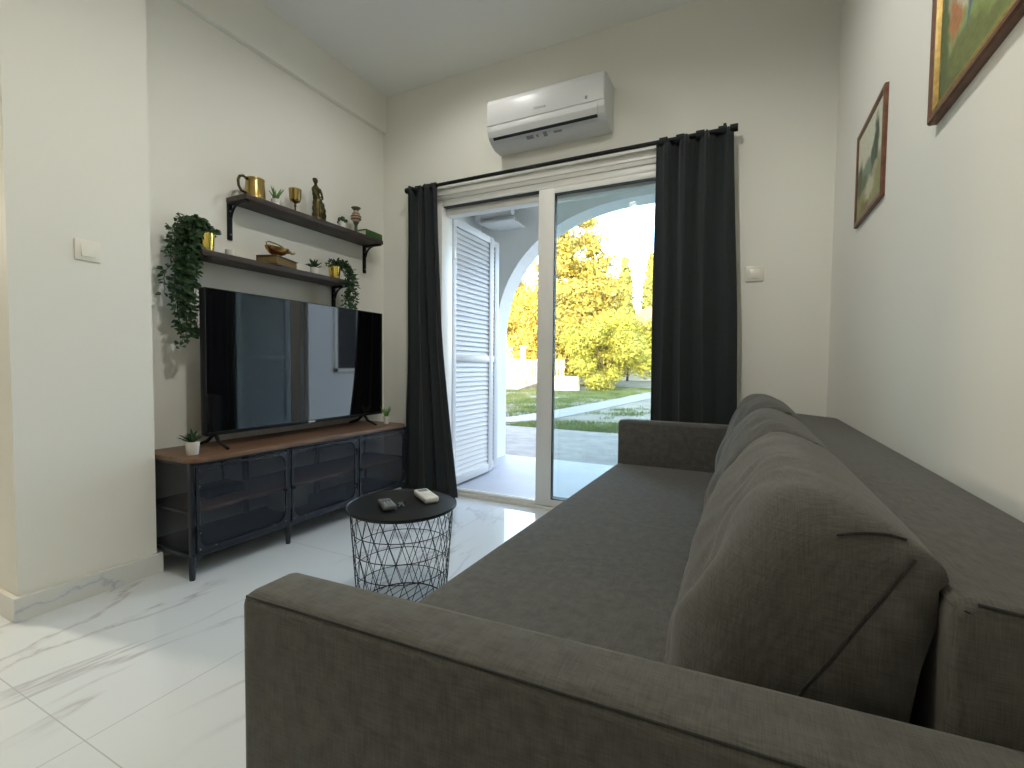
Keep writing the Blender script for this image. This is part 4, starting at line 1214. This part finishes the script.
tree('conifer_tree', 'big sunlit conifer tree seen through the middle of the door', 'tree', (-9.2, 26.5, GZ), cone_blobs(-9.2, 26.5, .9, 11.3, 3.5, 19, 5), 80000, .105, M['leaf_sunlit'], 6, (.30, 3.0), 'garden trees')
tree('conifer_tree', 'sunlit yellow tree left of the door post, beside the arch jamb', 'tree', (-17.4, 33.0, GZ), cone_blobs(-17.4, 33.0, 1.8, 10.2, 3.3, 10, 8, .8), 30000, .14, M['leaf_sunlit'], 9, (.22, 2.0), 'garden trees')
tree('cypress_tree', 'tall slim cypress, left one of the pair against the sky', 'tree', (-10.4, 45, GZ), [(-10.4, 45, 1.5 + k * .91, .98 * (1 - (k / 11) ** 3) + .10, .98 * (1 - (k / 11) ** 3) + .1, 1.0) for k in range(11)], 6000, .22, M['leaf_cyp'], 12, (.2, 1.5), 'garden trees')
tree('cypress_tree', 'tall slim cypress nearest the dark right curtain', 'tree', (-8.0, 45, GZ), [(-8.0, 45, 1.5 + k * .91, .85 * (1 - (k / 11) ** 3) + .10, .85 * (1 - (k / 11) ** 3) + .1, 1.0) for k in range(11)], 6000, .22, M['leaf_cyp'], 13, (.2, 1.5), 'garden trees')
bb = []
for i in range(34):
    a = rb_.uniform(0, 2 * pi); q = sqrt(rb_.random()); zz = rb_.uniform(.25, 3.2)
    R0 = 1.75 * sqrt(max(.05, 1 - ((zz - 1.6) / 2.3) ** 2)); s = rb_.uniform(.45, .75)
    bb.append((-5.75 + R0 * q * cos(a), 21.6 + R0 * .8 * q * sin(a), zz, s, s, s * .85))
tree('round_bush', 'large round yellow-green bush in front of the sunlit trees', 'bush', (-5.75, 21.6, GZ), bb, 34000, .065, M['leaf_bush'], 14, (.12, .6), 'garden trees')
bb = [(-11.6 + k * 1.3, 34.5, 2.2 + .7 * (k % 2), 1.5, 1.2, 2.0) for k in range(7)]
tree('hedge', 'distant loose yellow hedge between the cypresses and the bush', 'hedge', (-8, 36, GZ), bb, 26000, .11, M['leaf_bush'], 15, (.1, .8), 'garden trees')

# low white wall, fence and posts behind the grass
tag(MB().box(-8.6, -6.75, 20.4, 20.75, GZ, .50, .03).build('garden_wall', M['whitestone'], base=(-7.7, 20.6, GZ)), 'low bright white garden wall left of the round bush', 'wall')
bank = MB()
def bankpts():
    return [(18.9, GZ), (21, .05), (24, .15), (24, GZ - .1), (18.9, GZ - .1)]
bank.prism(bankpts(), 0, -22, -9.2)
structure('dirt_bank', bank, M['earth'])
fn = thing('picket_fence', (-10.2, 22.4, GZ), 'pale yellow picket fence behind the low white wall', 'fence')
for i in range(27):
    x = -12.4 + i * .16
    MB().box(x, x + .09, 22.40, 22.43, GZ, 1.30).build('picket', M['fencewood'], fn)
for z_ in (.25, .85):
    MB().box(-12.4, -8.1, 22.43, 22.47, z_, z_ + .10).build('rail', M['fencewood'], fn)
ps = tag(MB().box(-10.36, -10.14, 21.9, 22.1, GZ, 1.90, .02).box(-10.40, -10.10, 21.86, 22.14, 1.90, 1.98, .02).build('gate_post', M['whitestone'], base=(-10.25, 22, GZ)), 'white square gate post standing left of the door post', 'post')
hs = thing('far_house', (-7.2, 39.5, GZ), 'small pale house with red tiled roof below the cypresses', 'house')
MB().box(-9.0, -4.6, 38.2, 42, GZ, 4.2).build('wall', M['houseplaster'], hs)
MB().prism([(-9.5, 4.15), (-6.8, 5.7), (-4.1, 4.15)], 1, 37.8, 42.3).build('roof', M['rooftile'], hs)
for xx in (-8.1, -6.5):
    MB().box(xx, xx + .8, 38.15, 38.25, 1.6, 3.0).build('window', M['dark'], hs)
sh2 = thing('far_shed', (-14.3, 27.6, GZ), 'small white shed glimpsed under the sunlit conifer', 'shed')
MB().box(-15.2, -13.4, 27.2, 28.6, GZ, 2.2).build('wall', M['houseplaster'], sh2)
MB().prism([(-15.4, 2.15), (-14.3, 2.6), (-13.2, 2.15)], 1, 27.0, 28.8).build('roof', M['rooftile'], sh2)

# ------------------------------------------------------------------ lights
def downlight(x, y, power, size=1.05, label=None, warm=(1.0, .98, .92)):
    r = thing('downlight', (x, y, CZ), label, 'ceiling light', 'recessed ceiling lights')
    MB().lathe([(.052, 0), (.052, -.006), (.040, -.010), (.036, -.004), (.036, 0)], (x, y, CZ), 24, False, False).build('trim_ring', M['acwhite'], r, smooth=True)
    MB().lathe([(.036, -.003), (.0001, -.003)], (x, y, CZ), 20, False, False).build('diffuser', M['lamp_disc'], r)
    l = bpy.data.lights.new('spot', 'SPOT'); l.energy = power; l.color = warm; l.spot_size = radians(168); l.spot_blend = size; l.shadow_soft_size = .045
    o = bpy.data.objects.new('downlight_lamp', l); COL.objects.link(o); o.location = (x, y, CZ - .03); o.parent = None
    return r
P_ = 52
downlight(-1.62, 2.28, P_ * .30, .55, 'recessed ceiling light nearest the glass door')
downlight(-.58, 1.05, P_ * 1.5, .55, 'recessed ceiling light over the middle of the room')
downlight(-1.36, -.20, P_ * .03, .7, 'recessed ceiling light reflected in the door glass')
pd = thing('pendant_lamp', (-4.3, .42, CZ), 'warm globe pendant lamp hanging in the hall left of the pillar', 'pendant lamp')
MB().lathe([(.055, -.03), (.055, 0)], (-4.3, .42, CZ), 20).build('canopy', M['acwhite'], pd, auto=40)
MB().tube([(-4.3, .42, CZ - .02), (-4.3, .42, 2.03)], .004, 8).build('cord', M['blackmetal'], pd, smooth=True)
MB().lathe([(.020, 2.06), (.026, 2.02), (.045, 1.985), (.045, 1.98)], (-4.3, .42, 0), 20, True, False).build('lamp_holder', M['blackmetal'], pd, smooth=True)
MB().ball((-4.3, .42, 1.88), .11, 24).build('globe', mat('lamp_globe', (.9, .85, .75), .4, emit=(1.0, .88, .69), estr=255.0), pd, smooth=True)

sun = bpy.data.lights.new('sun', 'SUN'); sun.energy = 4.2; sun.color = (1.0, .86, .58); sun.angle = radians(.6)
so_ = bpy.data.objects.new('sun', sun); COL.objects.link(so_)
so_.rotation_euler = Vector((-.10, 1.0, -.245)).to_track_quat('-Z', 'Y').to_euler()

wd = bpy.data.worlds.new('world'); SC.world = wd; wd.use_nodes = True
nt = wd.node_tree; bg = nt.nodes['Background']
sky = nt.nodes.new('ShaderNodeTexSky'); sky.sky_type = 'NISHITA'; sky.sun_disc = False
sky.sun_elevation = radians(16); sky.sun_rotation = radians(180); sky.air_density = 1.0; sky.dust_density = 1.5; sky.ozone_density = 1.0
hz = nt.nodes.new('ShaderNodeMix'); hz.data_type = 'RGBA'; hz.inputs['Factor'].default_value = .42; hz.inputs['B'].default_value = (1.02, 1.0, .98, 1)   # thin bright overcast veil
nt.links.new(sky.outputs[0], hz.inputs['A']); nt.links.new(hz.outputs['Result'], bg.inputs[0]); bg.inputs[1].default_value = 2.9

# ------------------------------------------------------------------ camera
F, PITCH, YAW, ROLL, H = 470.0, .0410, .4588, .0105, 1.0012
cy, sy = cos(YAW), sin(YAW); cp, sp = cos(PITCH), sin(PITCH); cr, sr = cos(ROLL), sin(ROLL)
fwd = Vector((-sy * cp, cy * cp, -sp)); right = Vector((cy, sy, 0)); up = right.cross(fwd)
r2_ = right * cr + up * sr; u2_ = up * cr - right * sr
cam = bpy.data.cameras.new('camera'); cam.sensor_width = 36; cam.lens = F / 1024 * 36; cam.clip_start = .02; cam.clip_end = 300
co = bpy.data.objects.new('camera', cam); COL.objects.link(co)
co.matrix_world = Matrix(((r2_.x, u2_.x, -fwd.x, 0), (r2_.y, u2_.y, -fwd.y, 0), (r2_.z, u2_.z, -fwd.z, H), (0, 0, 0, 1)))
SC.camera = co

SC.view_settings.view_transform = 'Standard'; SC.view_settings.look = 'None'
SC.view_settings.exposure = 0.0; SC.view_settings.gamma = 1.0
SC.view_settings.use_curve_mapping = False
SC.cycles.use_denoising = True
SC.cycles.max_bounces = 10; SC.cycles.transparent_max_bounces = 24; SC.cycles.diffuse_bounces = 6
SC.cycles.sample_clamp_indirect = 6.0
SC.cycles.caustics_reflective = False; SC.cycles.caustics_refractive = False
